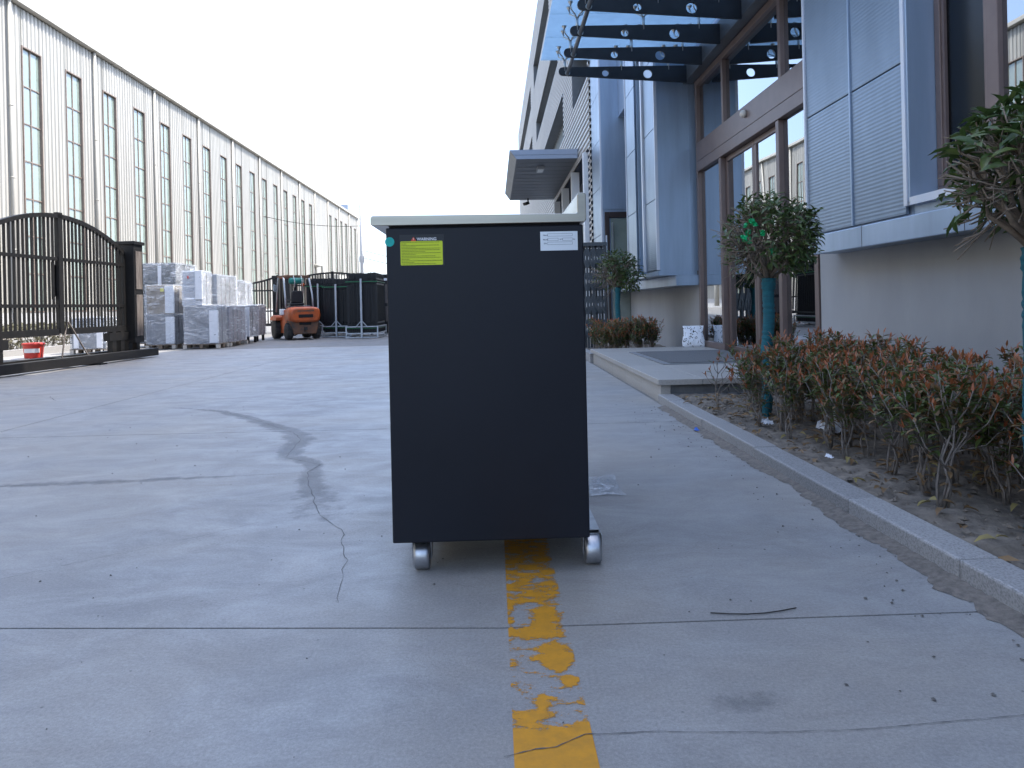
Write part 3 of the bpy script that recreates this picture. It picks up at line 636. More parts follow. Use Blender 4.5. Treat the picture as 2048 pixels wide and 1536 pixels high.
for k in range(2, len(zs) - 1):
    for (a, c) in ((2.06, 2.9), (2.92, 3.76), (3.78, 4.58)):
        if zs[k] > wz1: ribbed(MB(), BX, a, c, zs[k] + .006, zs[k + 1] - .006).build('ribbed_panel', 'panel_metal', off_)
for (a, c) in ((1.24, 2.0), (.46, 1.22), (-.32, .44), (-1.1, -.34), (-1.88, -1.12)): panel_col(BX, a, c, zs)
P1(BX - .012, BX + .022, 5.3375, 5.3555, 1.37, H).build('panel_batten', 'panel_flat', off_)
P1(BX - .014, BX + .028, 6.105, 6.13, 1.37, H).build('corner_trim', 'trim_white', off_)
MB().box(BX - .015, BX + .03, -6, 6.125, 1.20, 1.355).build('sill_band', 'panel_flat', off_, .006)
for k in range(10): P1(BX - .0165, BX - .0145, 5.2 - k * 1.15, 5.204 - k * 1.15, 1.202, 1.353).build('band_joint', 'dark_steel', off_)
# window reveals and trim
b_ = MB(); b_.box(BX - .012, 2.90, wy1 + .005, wy1 + .03, wz0 - .03, wz1 + .03); b_.build('window_reveal', 'panel_flat', off_)
b_ = MB(); b_.box(BX - .012, 2.90, wy0 - .03, wy0 - .005, wz0 - .03, wz1 + .03); b_.build('window_reveal', 'panel_flat', off_)
P1(BX - .018, 2.90, wy0 - .0045, wy1 + .0045, wz0 - .055, wz0 - .005).build('window_sill', 'trim_white', off_)
P1(BX - .012, 2.90, wy0 - .0045, wy1 + .0045, wz1 + .005, wz1 + .03).build('window_head', 'panel_flat', off_)
P1(BX - .02, BX + .028, wy1 + .0305, wy1 + .068, wz0 - .055, H).build('window_trim', 'trim_white', off_)
win = MB(); 
def wframe(b_, x0, x1, y0, y1, z0, z1, t): b_.box(x0, x1, y0, y1, z0, z0 + t); b_.box(x0, x1, y0, y1, z1 - t, z1); b_.box(x0, x1, y0, y0 + t, z0 + t, z1 - t); b_.box(x0, x1, y1 - t, y1, z0 + t, z1 - t)
wframe(win, 2.865, 2.93, wy0 - .002, wy1 + .002, wz0, wz1, .055)
win.box(2.862, 2.932, 4.00, 4.10, wz0 + .055, wz1 - .055); win.box(2.863, 2.931, 2.9, 2.98, wz0 + .055, wz1 - .055)
wo = win.build('window', 'brown_frame', off_, .004)
b_ = MB(); wframe(b_, 2.875, 2.915, 4.102, wy1 - .055, wz0 + .056, wz1 - .056, .03); b_.build('sash', 'brown_frame', wo)
P1(2.893, 2.899, 4.133, wy1 - .086, wz0 + .087, wz1 - .087).build('insect_screen', 'screen_glass', wo)
P1(2.893, 2.899, 2.981, 3.999, wz0 + .056, wz1 - .056).build('pane', 'door_glass', wo)
P1(2.893, 2.899, wy0 + .054, 2.899, wz0 + .056, wz1 - .056).build('pane', 'door_glass', wo)
# wall above the entrance
P1(2.955, 3.015, 6.13, 10.37, 4.02, H).build('upper_wall', 'panel_flat', off_)
# entrance: brown frame with transom lights, sliding leaves
DX = 2.955; dy = [6.50, 7.46, 8.43, 9.38, 10.36]
ent = MB()
ent.box(DX - .02, DX + .10, 6.47, 6.55, .19, 3.95); ent.box(DX - .02, DX + .10, 10.20, 10.28, .19, 3.95)
ent.box(DX - .03, DX + .11, 6.552, 10.198, 2.80, 3.06); ent.box(DX - .02, DX + .10, 6.552, 10.198, 3.87, 3.95); ent.box(DX - .03, DX + .112, 6.552, 10.198, 2.66, 2.797)
for y in (7.26, 9.08): ent.box(DX - .015, DX + .095, y - .035, y + .035, 3.062, 3.868)
for y in (7.34, 9.22): ent.box(DX - .02, DX + .10, y - .04, y + .04, .19, 2.658)
ent.box(DX - .01, DX + .09, 6.552, 7.298, .19, .27); ent.box(DX - .01, DX + .09, 9.262, 10.198, .19, .27)
eo = ent.build('entrance_frame', 'brown_frame', off_, .004)
for (a, c) in ((6.555, 7.222), (7.298, 9.042), (9.118, 10.195)): P1(DX + .03, DX + .036, a, c, 3.064, 3.866).build('pane', 'door_glass', eo)
for (a, c) in ((6.555, 7.296), (9.264, 10.195)): P1(DX + .03, DX + .036, a, c, .272, 2.656).build('pane', 'door_glass', eo)
for (a, c) in ((7.385, 8.175), (8.185, 9.175)):
    b_ = MB(); wframe(b_, DX + .045, DX + .09, a, c, .195, 2.655, .06); lf = b_.build('door_leaf', 'brown_frame', off_, .004)
    P1(DX + .062, DX + .070, a + .061, c - .061, .256, 2.594).build('pane', 'door_glass', lf)
MB().lathe((DX - .03, 8.22, 2.96), [(.045, 0), (.045, -.02), (.04, -.04), (.026, -.055), (.008, -.062)], 20, 'x').build('door_sensor', 'dome', off_)
# bay beyond the door
B2 = 2.38
P1(B2 + .03, 3.018, 10.38, 10.40, 1.27, H).build('bay_return', 'panel_flat', off_)
P1(2.86, 2.875, 10.374, 10.38, 1.27, 6).build('return_seam', 'panel_flat', off_)
P1(B2 + .03, 2.94, 10.405, 11.25, 1.28, H).build('bay_wall', 'panel_flat', off_)
P1(B2 + .20, 2.94, 11.255, 11.80, 1.28, H).build('bay_wall', 'panel_flat', off_)
P1(B2 + .03, 2.94, 11.805, 12.63, 1.28, H).build('bay_wall', 'panel_flat', off_)
P1(B2 + .03, B2 + .195, 11.255, 11.80, 4.75, H).build('bay_wall', 'panel_flat', off_)
P1(B2 + .19, B2 + .199, 11.27, 11.79, 1.6, 4.74).build('window', 'hall_glass', off_)
zs2 = [1.29, 2.32, 3.35, 4.38, 5.41, 6.44, 7.47, 8.5, 9.53, 10.56, 11.6, 12.65, 13.7, H]
panel_col(B2, 10.415, 11.17, zs2); panel_col(B2, 11.87, 12.61, zs2)
P1(B2 - .03, B2 + .028, 11.175, 11.25, 1.29, H).build('corner_trim', 'trim_white', off_)
P1(B2 - .012, B2 + .028, 10.382, 10.413, 1.29, H).build('corner_trim', 'trim_white', off_)
P1(B2 - .012, B2 + .028, 12.62, 12.65, 1.29, H).build('corner_trim', 'trim_white', off_)
P1(B2 + .005, 2.945, 10.385, 12.65, 1.21, 1.275).build('bay_soffit', 'panel_flat', off_)
P1(2.62, 2.945, 10.30, 15.5, 1.06, 1.205).build('soffit_beam', 'panel_flat', off_)
P1(2.78, 3.0, 12.655, 15.58, 4.83, H).build('alcove_wall', 'panel_flat', off_)
# third bay and its return wall with the side door
P1(B2 + .03, 3.3, 15.60, 16.95, 0, H).build('bay_wall', 'panel_flat', off_)
P1(B2 + .02, 3.0, 15.585, 15.598, 2.85, H).build('bay_return', 'panel_flat', off_)
panel_col(B2, 15.63, 16.93, zs2)
P1(B2 - .012, B2 + .028, 15.60, 15.628, 0, H).build('corner_trim', 'trim_white', off_)
sdr = MB(); sdr.box(2.43, 2.53, 15.50, 15.56, .10, 2.78); sdr.box(2.532, 3.04, 15.50, 15.56, 2.66, 2.78); sdr.box(2.95, 3.04, 15.50, 15.56, .10, 2.658)
so_ = sdr.build('side_door', 'brown_dark', off_, .004)
P1(2.56, 2.945, 15.525, 15.533, .15, 2.64).build('pane', 'hall_glass', so_)
P1(2.575, 2.60, 15.46, 15.485, 1.2, 2.55).build('handle', 'fitting', so_)
P1(2.50, 2.94, 15.562, 15.58, .1, 2.65).build('door_backing', 'panel_flat', so_)
# warehouse wing with horizontal siding, same street line
wing = thing('warehouse_wing', 'tall warehouse wing with cream horizontal corrugated siding and slit windows', 'building', (6, 35, 0))
W0, W1 = 17.0, 60.0
wins = [(17.15, 20.3, 6.3, 7.7), (23.0, 36.0, 6.1, 7.5), (24.5, 36.3, 8.95, 9.95), (40.0, 56.0, 8.95, 10.1), (27.5, 37.5, 12.0, 13.2), (40.6, 57.0, 11.8, 13.0)]
door_o = (17.35, 27.2, 0.0, 4.55)
P1(B2 + .48, 16, W0, W1, 0, H - .02).build('core', 'mass', wing)
P1(B2 - .02, 16.02, W0 - .02, W1 + .02, H - .015, H + .12).build('parapet', 'awning_edge', wing)
holes = wins + [door_o]
ycut = sorted({W0, W1} | {h[0] for h in holes} | {h[1] for h in holes} | set(range(22, 60, 6)))
def corr_h(b_, x, y0, y1, z0, z1, pitch=.15, depth=.035):
    prof = []; k0 = math.floor(z0 / pitch); z = k0 * pitch
    while z < z1:
        for (f, d) in ((0, 0), (.15, -depth), (.5, -depth), (.65, 0)):
            prof.append((z + f * pitch, d))
        z += pitch
    pr = [(max(z0, min(z1, a)), d) for a, d in prof if z0 - .1 < a < z1 + .1]
    vs = []; fs = []
    for a, d in pr: vs += [(x + d, y0, a), (x + d, y1, a)]
    for k in range(len(pr) - 1): fs.append((2 * k, 2 * k + 2, 2 * k + 3, 2 * k + 1))
    b_.add(vs, fs)
for i in range(len(ycut) - 1):
    a, c = ycut[i], ycut[i + 1]
    if c - a < .05: continue
    mid = (a + c) / 2; zz = sorted((h[2], h[3]) for h in holes if h[0] <= mid <= h[1]); z = 0.0
    for (q0, q1) in zz + [(H, H)]:
        if q0 > z + .02: b_ = MB(); corr_h(b_, B2, a + .004, c - .004, z, q0); b_.build('siding_sheet', 'siding', wing)
        z = q1
for k, (a, c, z0, z1) in enumerate(wins):
    b_ = MB(); X0, X1 = B2 - .037, B2 + .44
    b_.quad((X0, a, z0), (X1, a, z0), (X1, c, z0), (X0, c, z0)); b_.quad((X0, a, z1), (X0, c, z1), (X1, c, z1), (X1, a, z1))
    b_.quad((X0, c, z0), (X1, c, z0), (X1, c, z1), (X0, c, z1)); b_.quad((X0, a, z0), (X0, a, z1), (X1, a, z1), (X1, a, z0))
    wd = b_.build('window', 'awning_grey', wing)
    P1(B2 + .42, B2 + .43, a + .01, c - .01, z0 + .01, z1 - .01).build('pane', 'hall_glass', wd)
    b_ = MB(); n = int((c - a) / .45)
    for j in range(1, n): b_.box(B2 + .34, B2 + .415, a + j * (c - a) / n - .03, a + j * (c - a) / n + .03, z0 + .01, z1 - .01)
    b_.build('mullions', 'steel_grey', wd)
a, c, z0, z1 = door_o
b_ = MB(); X0, X1 = B2 - .037, B2 + .46
b_.quad((X0, a, z1), (X0, c, z1), (X1, c, z1), (X1, a, z1)); b_.quad((X0, c, z0), (X1, c, z0), (X1, c, z1), (X0, c, z1)); b_.quad((X0, a, z0), (X0, a, z1), (X1, a, z1), (X1, a, z0))
do_ = b_.build('loading_door', 'recess_blue', wing)
P1(B2 + .45, B2 + .46, a, c, 0, z1).build('shutter', 'recess_blue', do_)
for y in (17.7, 20.4, 23.2, 26.2): P1(B2 - .10, B2 + .12, y, y + .22, 0, z1 - .02).build('door_post', 'white_post', do_)
for y in (18.0, 20.7, 23.5): P1(B2 + .10, B2 + .16, y, y + 2.3, .1, 3.4).build('door_panel', 'steel_grey', do_)
# box awning over the loading door
aw = thing('box_awning', 'dark grey box awning with floodlight above the loading door', 'awning', (1.5, 23, 4.7))
A0, A1 = 19.4, 27.0
MB().prism([(.70, 4.72), (B2 - .04, 4.72), (B2 - .04, 4.98), (.52, 4.98)], 'y', A0 + .02, A1).build('soffit', 'awning_grey', aw)
MB().prism([(.70, 4.725), (B2 - .04, 4.725), (B2 - .04, 4.83), (.628, 4.83)], 'y', A0 - .02, A0 + .018).build('fascia', 'awning_edge', aw)
MB().prism([(.626, 4.835), (B2 - .04, 4.835), (B2 - .04, 4.97), (.526, 4.97)], 'y', A0 - .03, A0 + .018).build('fascia', 'awning_edge', aw)
for k in range(12): P1(.75, B2 - .06, A0 + .5 + k * .6, A0 + .504 + k * .6, 4.714, 4.7195).build('soffit_seam', 'awning_grey', aw)
fl = P1(1.32, 1.52, 20.4, 20.95, 4.64, 4.715).build('floodlight', 'lamp_body', aw); P1(1.345, 1.495, 20.43, 20.92, 4.63, 4.6395).build('lens', 'lamp_lens', fl)
MB().bar((1.35, 26.6, 4.72), (1.35, 26.6, 4.56), .05, .05).bar((1.35, 26.6, 4.56), (1.22, 26.5, 4.5), .16, .1).build('camera_bracket', 'dark_steel', aw)

# ------------------------------------------------------------------ glass entrance canopy
can = thing('glass_canopy', 'glass entrance canopy on black tapered steel fins with round holes', 'canopy', (2, 8.5, 4.0))
fin_y = [10.18 - .758 * k for k in range(6)]
xr, xt, zc = 2.80, .99, 4.06
def fin_mesh():
    import bmesh
    outline = [(xr, zc + .105), (xr, zc - .135)]
    n = 10
    for k in range(n + 1):
        a = -math.pi / 2 - math.pi * k / n; outline.append((xt + .058 + .058 * math.cos(a), zc + .045 + .058 * math.sin(a)))
    hs = [(xt + .66, zc + .012, .046), (xt + 1.26, zc - .006, .062)]
    bm = bmesh.new(); edges = []
    def loop(pts):
        vs = [bm.verts.new((p[0], 0, p[1])) for p in pts]
        for i in range(len(vs)): edges.append(bm.edges.new((vs[i], vs[(i + 1) % len(vs)])))
    loop(outline)
    for (hx, hz, hr) in hs: loop([(hx + hr * math.cos(2 * math.pi * k / 24), hz + hr * math.sin(2 * math.pi * k / 24)) for k in range(24)])
    bmesh.ops.triangle_fill(bm, use_beauty=True, edges=edges)
    r = bmesh.ops.extrude_face_region(bm, geom=bm.faces[:])
    bmesh.ops.translate(bm, verts=[v for v in r['geom'] if isinstance(v, bmesh.types.BMVert)], vec=(0, .03, 0))
    bmesh.ops.recalc_face_normals(bm, faces=bm.faces[:])
    me = bpy.data.meshes.new('fin'); bm.to_mesh(me); bm.free(); me.materials.append(MATS['dark_steel']); return me
fm = fin_mesh(); zg = 4.44
sp = MB()
sp.tube([(0, 0, zc + .05), (0, 0, zc + .20)], .017, 8)
for sx in (-1, 1):
    for sy in (-1, 1):
        sp.tube([(0, 0, zc + .195), (sx * .03, sy * .03, zc + .24), (sx * .075, sy * .075, zc + .275), (sx * .085, sy * .085, zg - .05)], .009, 6)
        sp.lathe((sx * .085, sy * .085, 0), [(.012, zg - .06), (.012, zg - .045), (.03, zg - .025), (.032, zg - .012)], 12)
spm = sp.mesh('spider_fitting', 'fitting')
for y in fin_y:
    o = inst(fm, 'fin', can, (0, y, 0))
    for x in (1.08, 1.88, 2.55):
        s_ = inst(spm, 'spider_fitting', can, (x, y + .015, 0))
MB().tube([(1.115, fin_y[-1] - .1, zc + .02), (1.115, fin_y[0] + .05, zc + .02)], .027, 12).build('tie_rod', 'channel_grey', can)
for y in fin_y: MB().cyl((1.115, y - .004, zc + .02), .036, .012, 'y', 16).build('rod_collar', 'fitting', can)
MB().box(2.80, 2.951, 6.16, 10.40, 3.955, 4.215).build('wall_channel', 'channel_grey', can, .006)
gy = [10.72, 9.80, 9.0, 8.24, 7.48, 6.72, 6.16]
for k in range(len(gy) - 1): P1(.78, 2.93, gy[k + 1] + .006, gy[k] - .006, zg, zg + .012).build('glass_panel', 'canopy_glass', can)

# folding gate (retracted), sack, far pieces near the wing
fg = thing('folding_gate', 'retracted dark grey lattice folding gate beside the office corner', 'gate', (1.62, 12.4, 0))
for k in range(5):
    x = 1.50 + .10 * k
    for y in (12.25, 12.62): P1(x - .018, x + .018, y - .018, y + .018, .06, 1.80).build('post', 'lattice', fg)
for y in (12.25, 12.62):
    for k in range(4):
        x0 = 1.50 + .10 * k
        for z in (.25, .65, 1.05, 1.45): MB().bar((x0 + .018, y, z), (x0 + .082, y, z + .3), .02, .03).bar((x0 + .018, y - .022, z + .3), (x0 + .082, y - .022, z), .02, .03).build('lattice_bar', 'lattice', fg)
P1(1.46, 1.94, 12.2, 12.67, 1.80, 1.86).build('top_cover', 'lattice', fg); P1(1.46, 1.94, 12.2, 12.67, .015, .06).build('base', 'lattice', fg)
MB().tube([(1.995, 12.5, 0), (1.98, 12.5, 2.0)], .014, 8).build('guide_pole', 'steel_grey', fg)
# printed sack leaning in the corner
vs = []; fs = []; nx, nz = 16, 20
for side in (-1, 1):
    for j in range(nz + 1):
        for i in range(nx + 1):
            u = i / nx * 2 - 1; v_ = j / nz; puff = (1 - u * u) ** .5 * (math.sin(math.pi * min(1, v_ * 1.02 + .0)) ** .5 if v_ < .98 else 0)
            wdt = .145 * (1 + .06 * math.sin(v_ * 7)) * (1 - .05 * v_)
            vs.append((u * wdt, side * .055 * puff * (1 - .5 * v_) + .01 * mnoise.noise(Vector((u * 4, v_ * 5, side))), v_ * .30))
for s_ in range(2):
    o_ = s_ * (nx + 1) * (nz + 1)
    for j in range(nz):
        for i in range(nx):
            a = o_ + j * (nx + 1) + i; q = (a, a + 1, a + nx + 2, a + nx + 1); fs.append(q if s_ == 0 else q[::-1])
sk = MB().add(vs, fs, True).build('printed_sack', 'sack_print'); sk.location = (2.77, 10.02, .192); sk.rotation_euler = (R(-10), 0, R(-12))
tag(sk, 'white woven sack with black printed doodles leaning by the glass entrance', 'sack')

# ------------------------------------------------------------------ long hall on the left
hall = thing('factory_hall', 'long cream corrugated factory hall with tall narrow windows on the left', 'building', (-25, 40, 0))
HX, HE = -18.6, 13.3
P1(-48, HX - 1.2, -43, 101, 0, HE - .5).build('core', 'hall_inside', hall)
MB().prism([(-48, HE - .45), (HX + .05, HE - .02), (HX + .05, HE + .03), (-33, HE + 1.2), (-48, HE + .03)], 'y', -43.4, 101).build('roof', 'hall_trim', hall)
MB().box(HX - .02, HX + .30, -43.4, 101.1, HE - .16, HE + .06).build('gutter', 'hall_trim', hall, .02)
MB().box(HX - .3, HX + .03, -43.4, 101, -.05, .95).build('base_wall', 'render_wall', hall)
bay0 = 28.55; bw = 5.995
def corr_v(b_, y0, y1, z0, z1, pitch=.25, depth=.045):
    prof = []; y = math.floor(y0 / pitch) * pitch
    while y < y1 + pitch:
        for (f, d) in ((0, 0), (.12, depth), (.5, depth), (.62, 0)): prof.append((y + f * pitch, d))
        y += pitch
    pr = [p for p in prof if y0 < p[0] < y1]; pr = [(y0, 0)] + pr + [(y1, 0)]
    vs = []; fs = []
    for a, d in pr: vs += [(HX + d, a, z0), (HX + d, a, z1)]
    for k in range(len(pr) - 1): fs.append((2 * k, 2 * k + 2, 2 * k + 3, 2 * k + 1))
    b_.add(vs, fs)
wz_0, wz_1 = .95, 11.62
wo_ = [(.82, 2.08), (3.78, 5.04)]
for n in range(-12, 13):
    y0 = bay0 + n * bw; y1 = min(y0 + bw, 101)
    if n == 12: y1 = 101
    blank = n in (8,)
    b_ = MB(); cuts = [] if blank else [(y0 + a, y0 + c) for a, c in wo_ if y0 + c < y1]
    yy = y0
    for (a, c) in cuts:
        corr_v(b_, yy, a, .95, HE - .2); corr_v(b_, a, c, wz_1, HE - .2); yy = c
    corr_v(b_, yy, y1, .95, HE - .2)
    b_.build('wall_sheet', 'hall_sheet', hall)
    MB().tube([(HX + .11, y0, 0), (HX + .11, y0, HE - .155)], .075, 10).build('downpipe', 'hall_trim', hall)
    if n < 9 and n > -2:
        for z in (3.4, 6.2, 9.0): MB().cyl((HX + .11, y0, z), .085, .06, 'z', 10).build('pipe_collar', 'hall_trim', hall)
    for (a, c) in cuts:
        f = MB(); X0, X1 = HX - .12, HX + .05
        wframe(f, X0, X1, a, c, wz_0 + .01, wz_1, .05); m_ = (a + c) / 2
        f.box(HX - .09, HX - .03, m_ - .03, m_ + .03, wz_0 + .06, wz_1 - .05)
        rows = 7; rh = (wz_1 - wz_0 - .15) / rows; zb = wz_0 + .08
        for k in range(1, rows): f.box(HX - .088, HX - .025, a + .05, m_ - .03, zb + k * rh - .022, zb + k * rh + .022); f.box(HX - .088, HX - .025, m_ + .03, c - .05, zb + k * rh - .022, zb + k * rh + .022)
        fo = f.build('window', 'hall_frame', hall)
        if -1 <= n <= 7:
            for k in range(rows):
                for (p, q) in ((a + .05, m_ - .03), (m_ + .03, c - .05)):
                    t = rng.uniform(-.004, .004)
                    zz0, zz1 = zb + k * rh + .022 * (k > 0), zb + (k + 1) * rh - .022 * (k < rows - 1)
                    MB().quad((HX - .06 + t, p, zz0), (HX - .06 - t, q, zz0), (HX - .06 - t + rng.uniform(-.004, .004), q, zz1), (HX - .06 + t, p, zz1)).build('pane', 'hall_glass', fo)
        else: P1(HX - .065, HX - .055, a + .05, c - .05, zb - .02, wz_1 - .05).build('pane', 'hall_glass', fo)
P1(-21.5, HX - .3, 96, 101, HE + .2, HE + 1.2).build('roof_unit', 'awning_edge', hall)
# entrance hood and pipe on the hall
ec = MB(); ec.prism([(HX + .04, 3.9), (HX + 2.2, 3.9), (HX + 2.2, 4.45), (HX + .04, 4.6)], 'y', 77.5, 83.5); ec.build('entrance_hood', 'hall_trim', hall, .03)
MB().tube([(HX + .9, 76.2, .2), (HX + .9, 76.2, 5.3), (HX + .05, 76.2, 5.35)], .22, 10).build('vent_pipe', 'hall_trim', hall)
# utility pole with wires
pole = thing('utility_pole', 'slim grey concrete utility pole at the far end of the hall', 'pole', (-10.75, 60, 0))
MB().tube([(-10.75, 60, 0), (-10.75, 60, 9.35)], [.17, .12], 12).build('shaft', 'pole_grey', pole)
for (z, e, z2) in ((5.6, 2.3, 3.0), (5.0, 2.3, 2.5), (7.6, -18.3, 8.4)):
    pts = [(-10.75 + (e + 10.75) * t, 60 - 1 * t, z + (z2 - z) * t - 2.0 * t * (1 - t) * .6) for t in [k / 10 for k in range(11)]]
    MB().tube(pts, .022, 5).build('wire', 'rod', pole)
P1(-10.95, -10.55, 59.9, 60.1, 4.6, 5.1).build('bracket_box', 'pole_grey', pole)
tag(P1(-60, 60, 110, 110.3, 0, 2.2).build('boundary_wall', 'render_wall'), 'low rendered boundary wall closing the far end of the yard', 'wall')

# ------------------------------------------------------------------ arched display gate on the left
def arch_gate(root, cx, cy, ang, leaf, zb, zmid1, zmid2, ztop_end, ztop_mid, npk, mdark='gate_black', legs=True, post=True, convex=True):
    # built along local y (leaf direction), facing x; rotated by ang about (cx,cy)
    ca, sa = math.cos(ang), math.sin(ang)
    def T(b_):
        b_.v = [(cx + v[0] * ca - v[1] * sa, cy + v[0] * sa + v[1] * ca, v[2]) for v in b_.v]; return b_
    def ztop(t):
        s_ = 1 - (t / leaf) ** 2 if convex else (t / leaf - 1) ** 2
        s_ = math.cos(t / leaf * math.pi / 2) ** .8 if convex else s_
        return ztop_end + (ztop_mid - ztop_end) * s_
    for sgn in (-1, 1):
        for k in range(npk):
            t = .10 + (leaf - .16) * (k + .5) / npk
            T(P1(-.008, .008, sgn * t - .021, sgn * t + .021, zb, ztop(t) - .02)).build('picket', mdark, root)
        for (z, h) in ((zmid1, .05), (zmid2, .05)): T(P1(-.03, .03, sgn * .08, sgn * leaf, z - h / 2, z + h / 2)).build('rail', mdark, root)
        T(P1(-.035, .035, sgn * .08, sgn * leaf, zb - .10, zb)).build('bottom_rail', mdark, root)
        pts = [(0, sgn * leaf * k / 14, ztop(leaf * k / 14)) for k in range(15)]
        b_ = MB()
        for k in range(14): b_.bar(pts[k], pts[k + 1], .07, .065)
        T(b_).build('arched_top_rail', mdark, root)
        T(P1(-.03, .03, sgn * leaf - .03, sgn * leaf + .03, zb, ztop(leaf))).build('end_stile', mdark, root)
    T(P1(-.035, .035, -.055, .055, zb - .08, ztop_mid + .06)).build('centre_stile', mdark, root, .004)
    return T
dg_ = thing('arched_gate', 'black double leaf arched picket gate on a steel base at left', 'gate', (-6.85, 11.1, 0))
T = arch_gate(dg_, -6.86, 11.66, R(-4), 1.74, .62, 1.72, .98, 1.93, 2.40, 17)
for sgn in (-1, 1):
    T(P1(-.17, .17, sgn * 1.80 - (0 if sgn > 0 else .30), sgn * 1.80 + (.30 if sgn > 0 else 0), .30, 2.10)).build('pillar', 'gate_black', dg_, .005)
    yc = sgn * 1.95
    T(P1(-.20, .20, yc - .18, yc + .18, 2.10, 2.16)).build('pillar_cap', 'gate_black', dg_, .006)
    for (z0, z1) in ((.42, 1.18), (1.28, 1.98)): T(P1(.171, .182, yc - .10, yc + .10, z0, z1)).build('wood_panel', 'gate_wood', dg_)
    for k in range(4):
        y = sgn * (1.35 + .25 * k); T(P1(-.05, .05, y - .055, y + .055, .16, .52)).build('leg', 'gate_black', dg_)
    T(P1(-.06, .06, sgn * 1.2, sgn * 2.25, .36, .50)).build('foot_rail', 'gate_black', dg_)
T(P1(.16, .30, -2.9, 2.35, .03, .17)).build('base_beam', 'gate_black', dg_, .004)
T(P1(-.30, -.16, -2.9, 2.35, .03, .17)).build('base_beam', 'gate_black', dg_, .004)
for y in (-2.3, .0, 2.05): T(P1(-.16, .16, y, y + .14, .04, .16)).build('cross_beam', 'gate_black', dg_)
T(P1(-.32, .36, .45, .62, .0, .028)).build('skid', 'gate_black', dg_)
T(MB().prism([(-.15 + .16 * math.cos(a), 1.38 + .30 * math.sin(a)) for a in [k * math.pi / 9 for k in range(-4, 5)]] + [(-.08, 1.68), (-.08, 1.08)], 'x', -.05, -.03)).build('lock_plate', 'gate_black', dg_)
T(MB().tube([(.24, -.35, .10), (.04, .05, .55), (.05, .12, .72), (.1, .5, .18), (.26, .75, .05)], .012, 6)).build('rope', 'gate_wood', dg_)
# paint bucket behind the gate
bk = thing('paint_bucket', 'red plastic bucket with a red lid on the ground behind the arched gate', 'bucket', (-7.97, 12.75, 0))
MB().lathe((-7.97, 12.75, .10), [(.135, 0), (.138, .02), (.160, .24), (.163, .25)], 24).build('body', 'bucket_red', bk)
MB().lathe((-7.97, 12.75, .10), [(.172, .225), (.175, .25), (.165, .265), (.02, .262)], 24).build('lid', 'bucket_red', bk)
MB().prism([(-7.97 + .157 * math.cos(R(a)), 12.75 + .157 * math.sin(R(a))) for a in range(-120, -20, 12)] + [(-7.97 + .150 * math.cos(R(a)), 12.75 + .150 * math.sin(R(a))) for a in range(-24, -124, -12)], 'z', .20, .27).build('label', 'bucket_white', bk)
P1(-8.4, -7.6, 12.4, 13.1, .0, .10).build('bucket_plinth', 'granite', bk)

# ------------------------------------------------------------------ stretch-wrapped goods on pallets
def pallet(root, x0, x1, y0, y1, z=0.0):
    for k in range(6):
        a = y0 + k * (y1 - y0 - .08) / 5; P1(x0, x1, a, a + .08, z + .082, z + .10).build('board', 'pallet_wood', root)
    for i in range(3):
        for j in range(3):
            x = x0 + i * (x1 - x0 - .08) / 2; y = y0 + j * (y1 - y0 - .08) / 2; P1(x, x + .08, y, y + .08, z + .0, z + .0815).build('block', 'pallet_wood' if (i + j) % 2 else 'pallet_foot', root)
def shell(x0, x1, y0, y1, z0, z1, e, seed):
    # wrinkled film around a box: side walls and top
    vs = []; fs = []; n = 22; r_ = random.Random(seed)
    def grid(f, nu, nv):
        b0 = len(vs)
        for j in range(nv + 1):
            for i in range(nu + 1): vs.append(f(i / nu, j / nv))
        for j in range(nv):
            for i in range(nu): a = b0 + j * (nu + 1) + i; fs.append((a, a + 1, a + nu + 2, a + nu + 1))
    def w_(a, b, c): return e * .8 * mnoise.noise(Vector((a * 5, b * 5, c * 22 + seed)))
    grid(lambda u, v: (x0 - e + (x1 - x0 + 2 * e) * u, y0 - e + w_(u, 0, v), z0 + (z1 + e - z0) * v), 10, 26)
    grid(lambda u, v: (x1 + e + w_(u, 3, v), y0 - e + (y1 - y0 + 2 * e) * u, z0 + (z1 + e - z0) * v), 10, 26)
    grid(lambda u, v: (x0 - e + w_(u, 6, v), y1 + e - (y1 - y0 + 2 * e) * u, z0 + (z1 + e - z0) * v), 10, 26)
    grid(lambda u, v: (x0 - e + (x1 - x0 + 2 * e) * u, y0 - e + (y1 - y0 + 2 * e) * v, z1 + e + 1.6 * w_(u, v, 1)), 10, 10)
    return MB().add(vs, fs, True)
def package(label, boxes, foams, film, pal, extra=(), legs=()):
    x0 = min(b[0] for b in boxes); y0 = min(b[2] for b in boxes); x1 = max(b[1] for b in boxes)
    t = thing('wrapped_pallet', label, 'pallet goods', ((x0 + x1) / 2, y0, 0), 'stretch wrapped pallets in the yard')
    for k, (a, b, c, d, e, f, m_) in enumerate(boxes):
        P1(a, b, c, d, e, f).build('crate', m_, t, .008)
        for q in range(1, max(2, int((d - c) / .28))): P1(b, b + .006, c + q * .28 - .012, c + q * .28 + .012, e + .02, f - .02).build('edge_strip', 'dark_steel', t)
        shell(a, b, c, d, e, f, .022, k * 7 + int(abs(a) * 10)).build('stretch_film', film, t)
    for (a, b, c, d, e, f) in foams: P1(a, b, c, d, e, f).build('foam_corner', 'foam', t, .006)
    for (p, m_) in extra: P1(*p).build('sticker', m_, t)
    for p in legs: P1(*p).build('leg', 'dark_steel', t)
    for p in pal: pallet(t, *p)
    return t
K = 1450.0
yB = 16.9
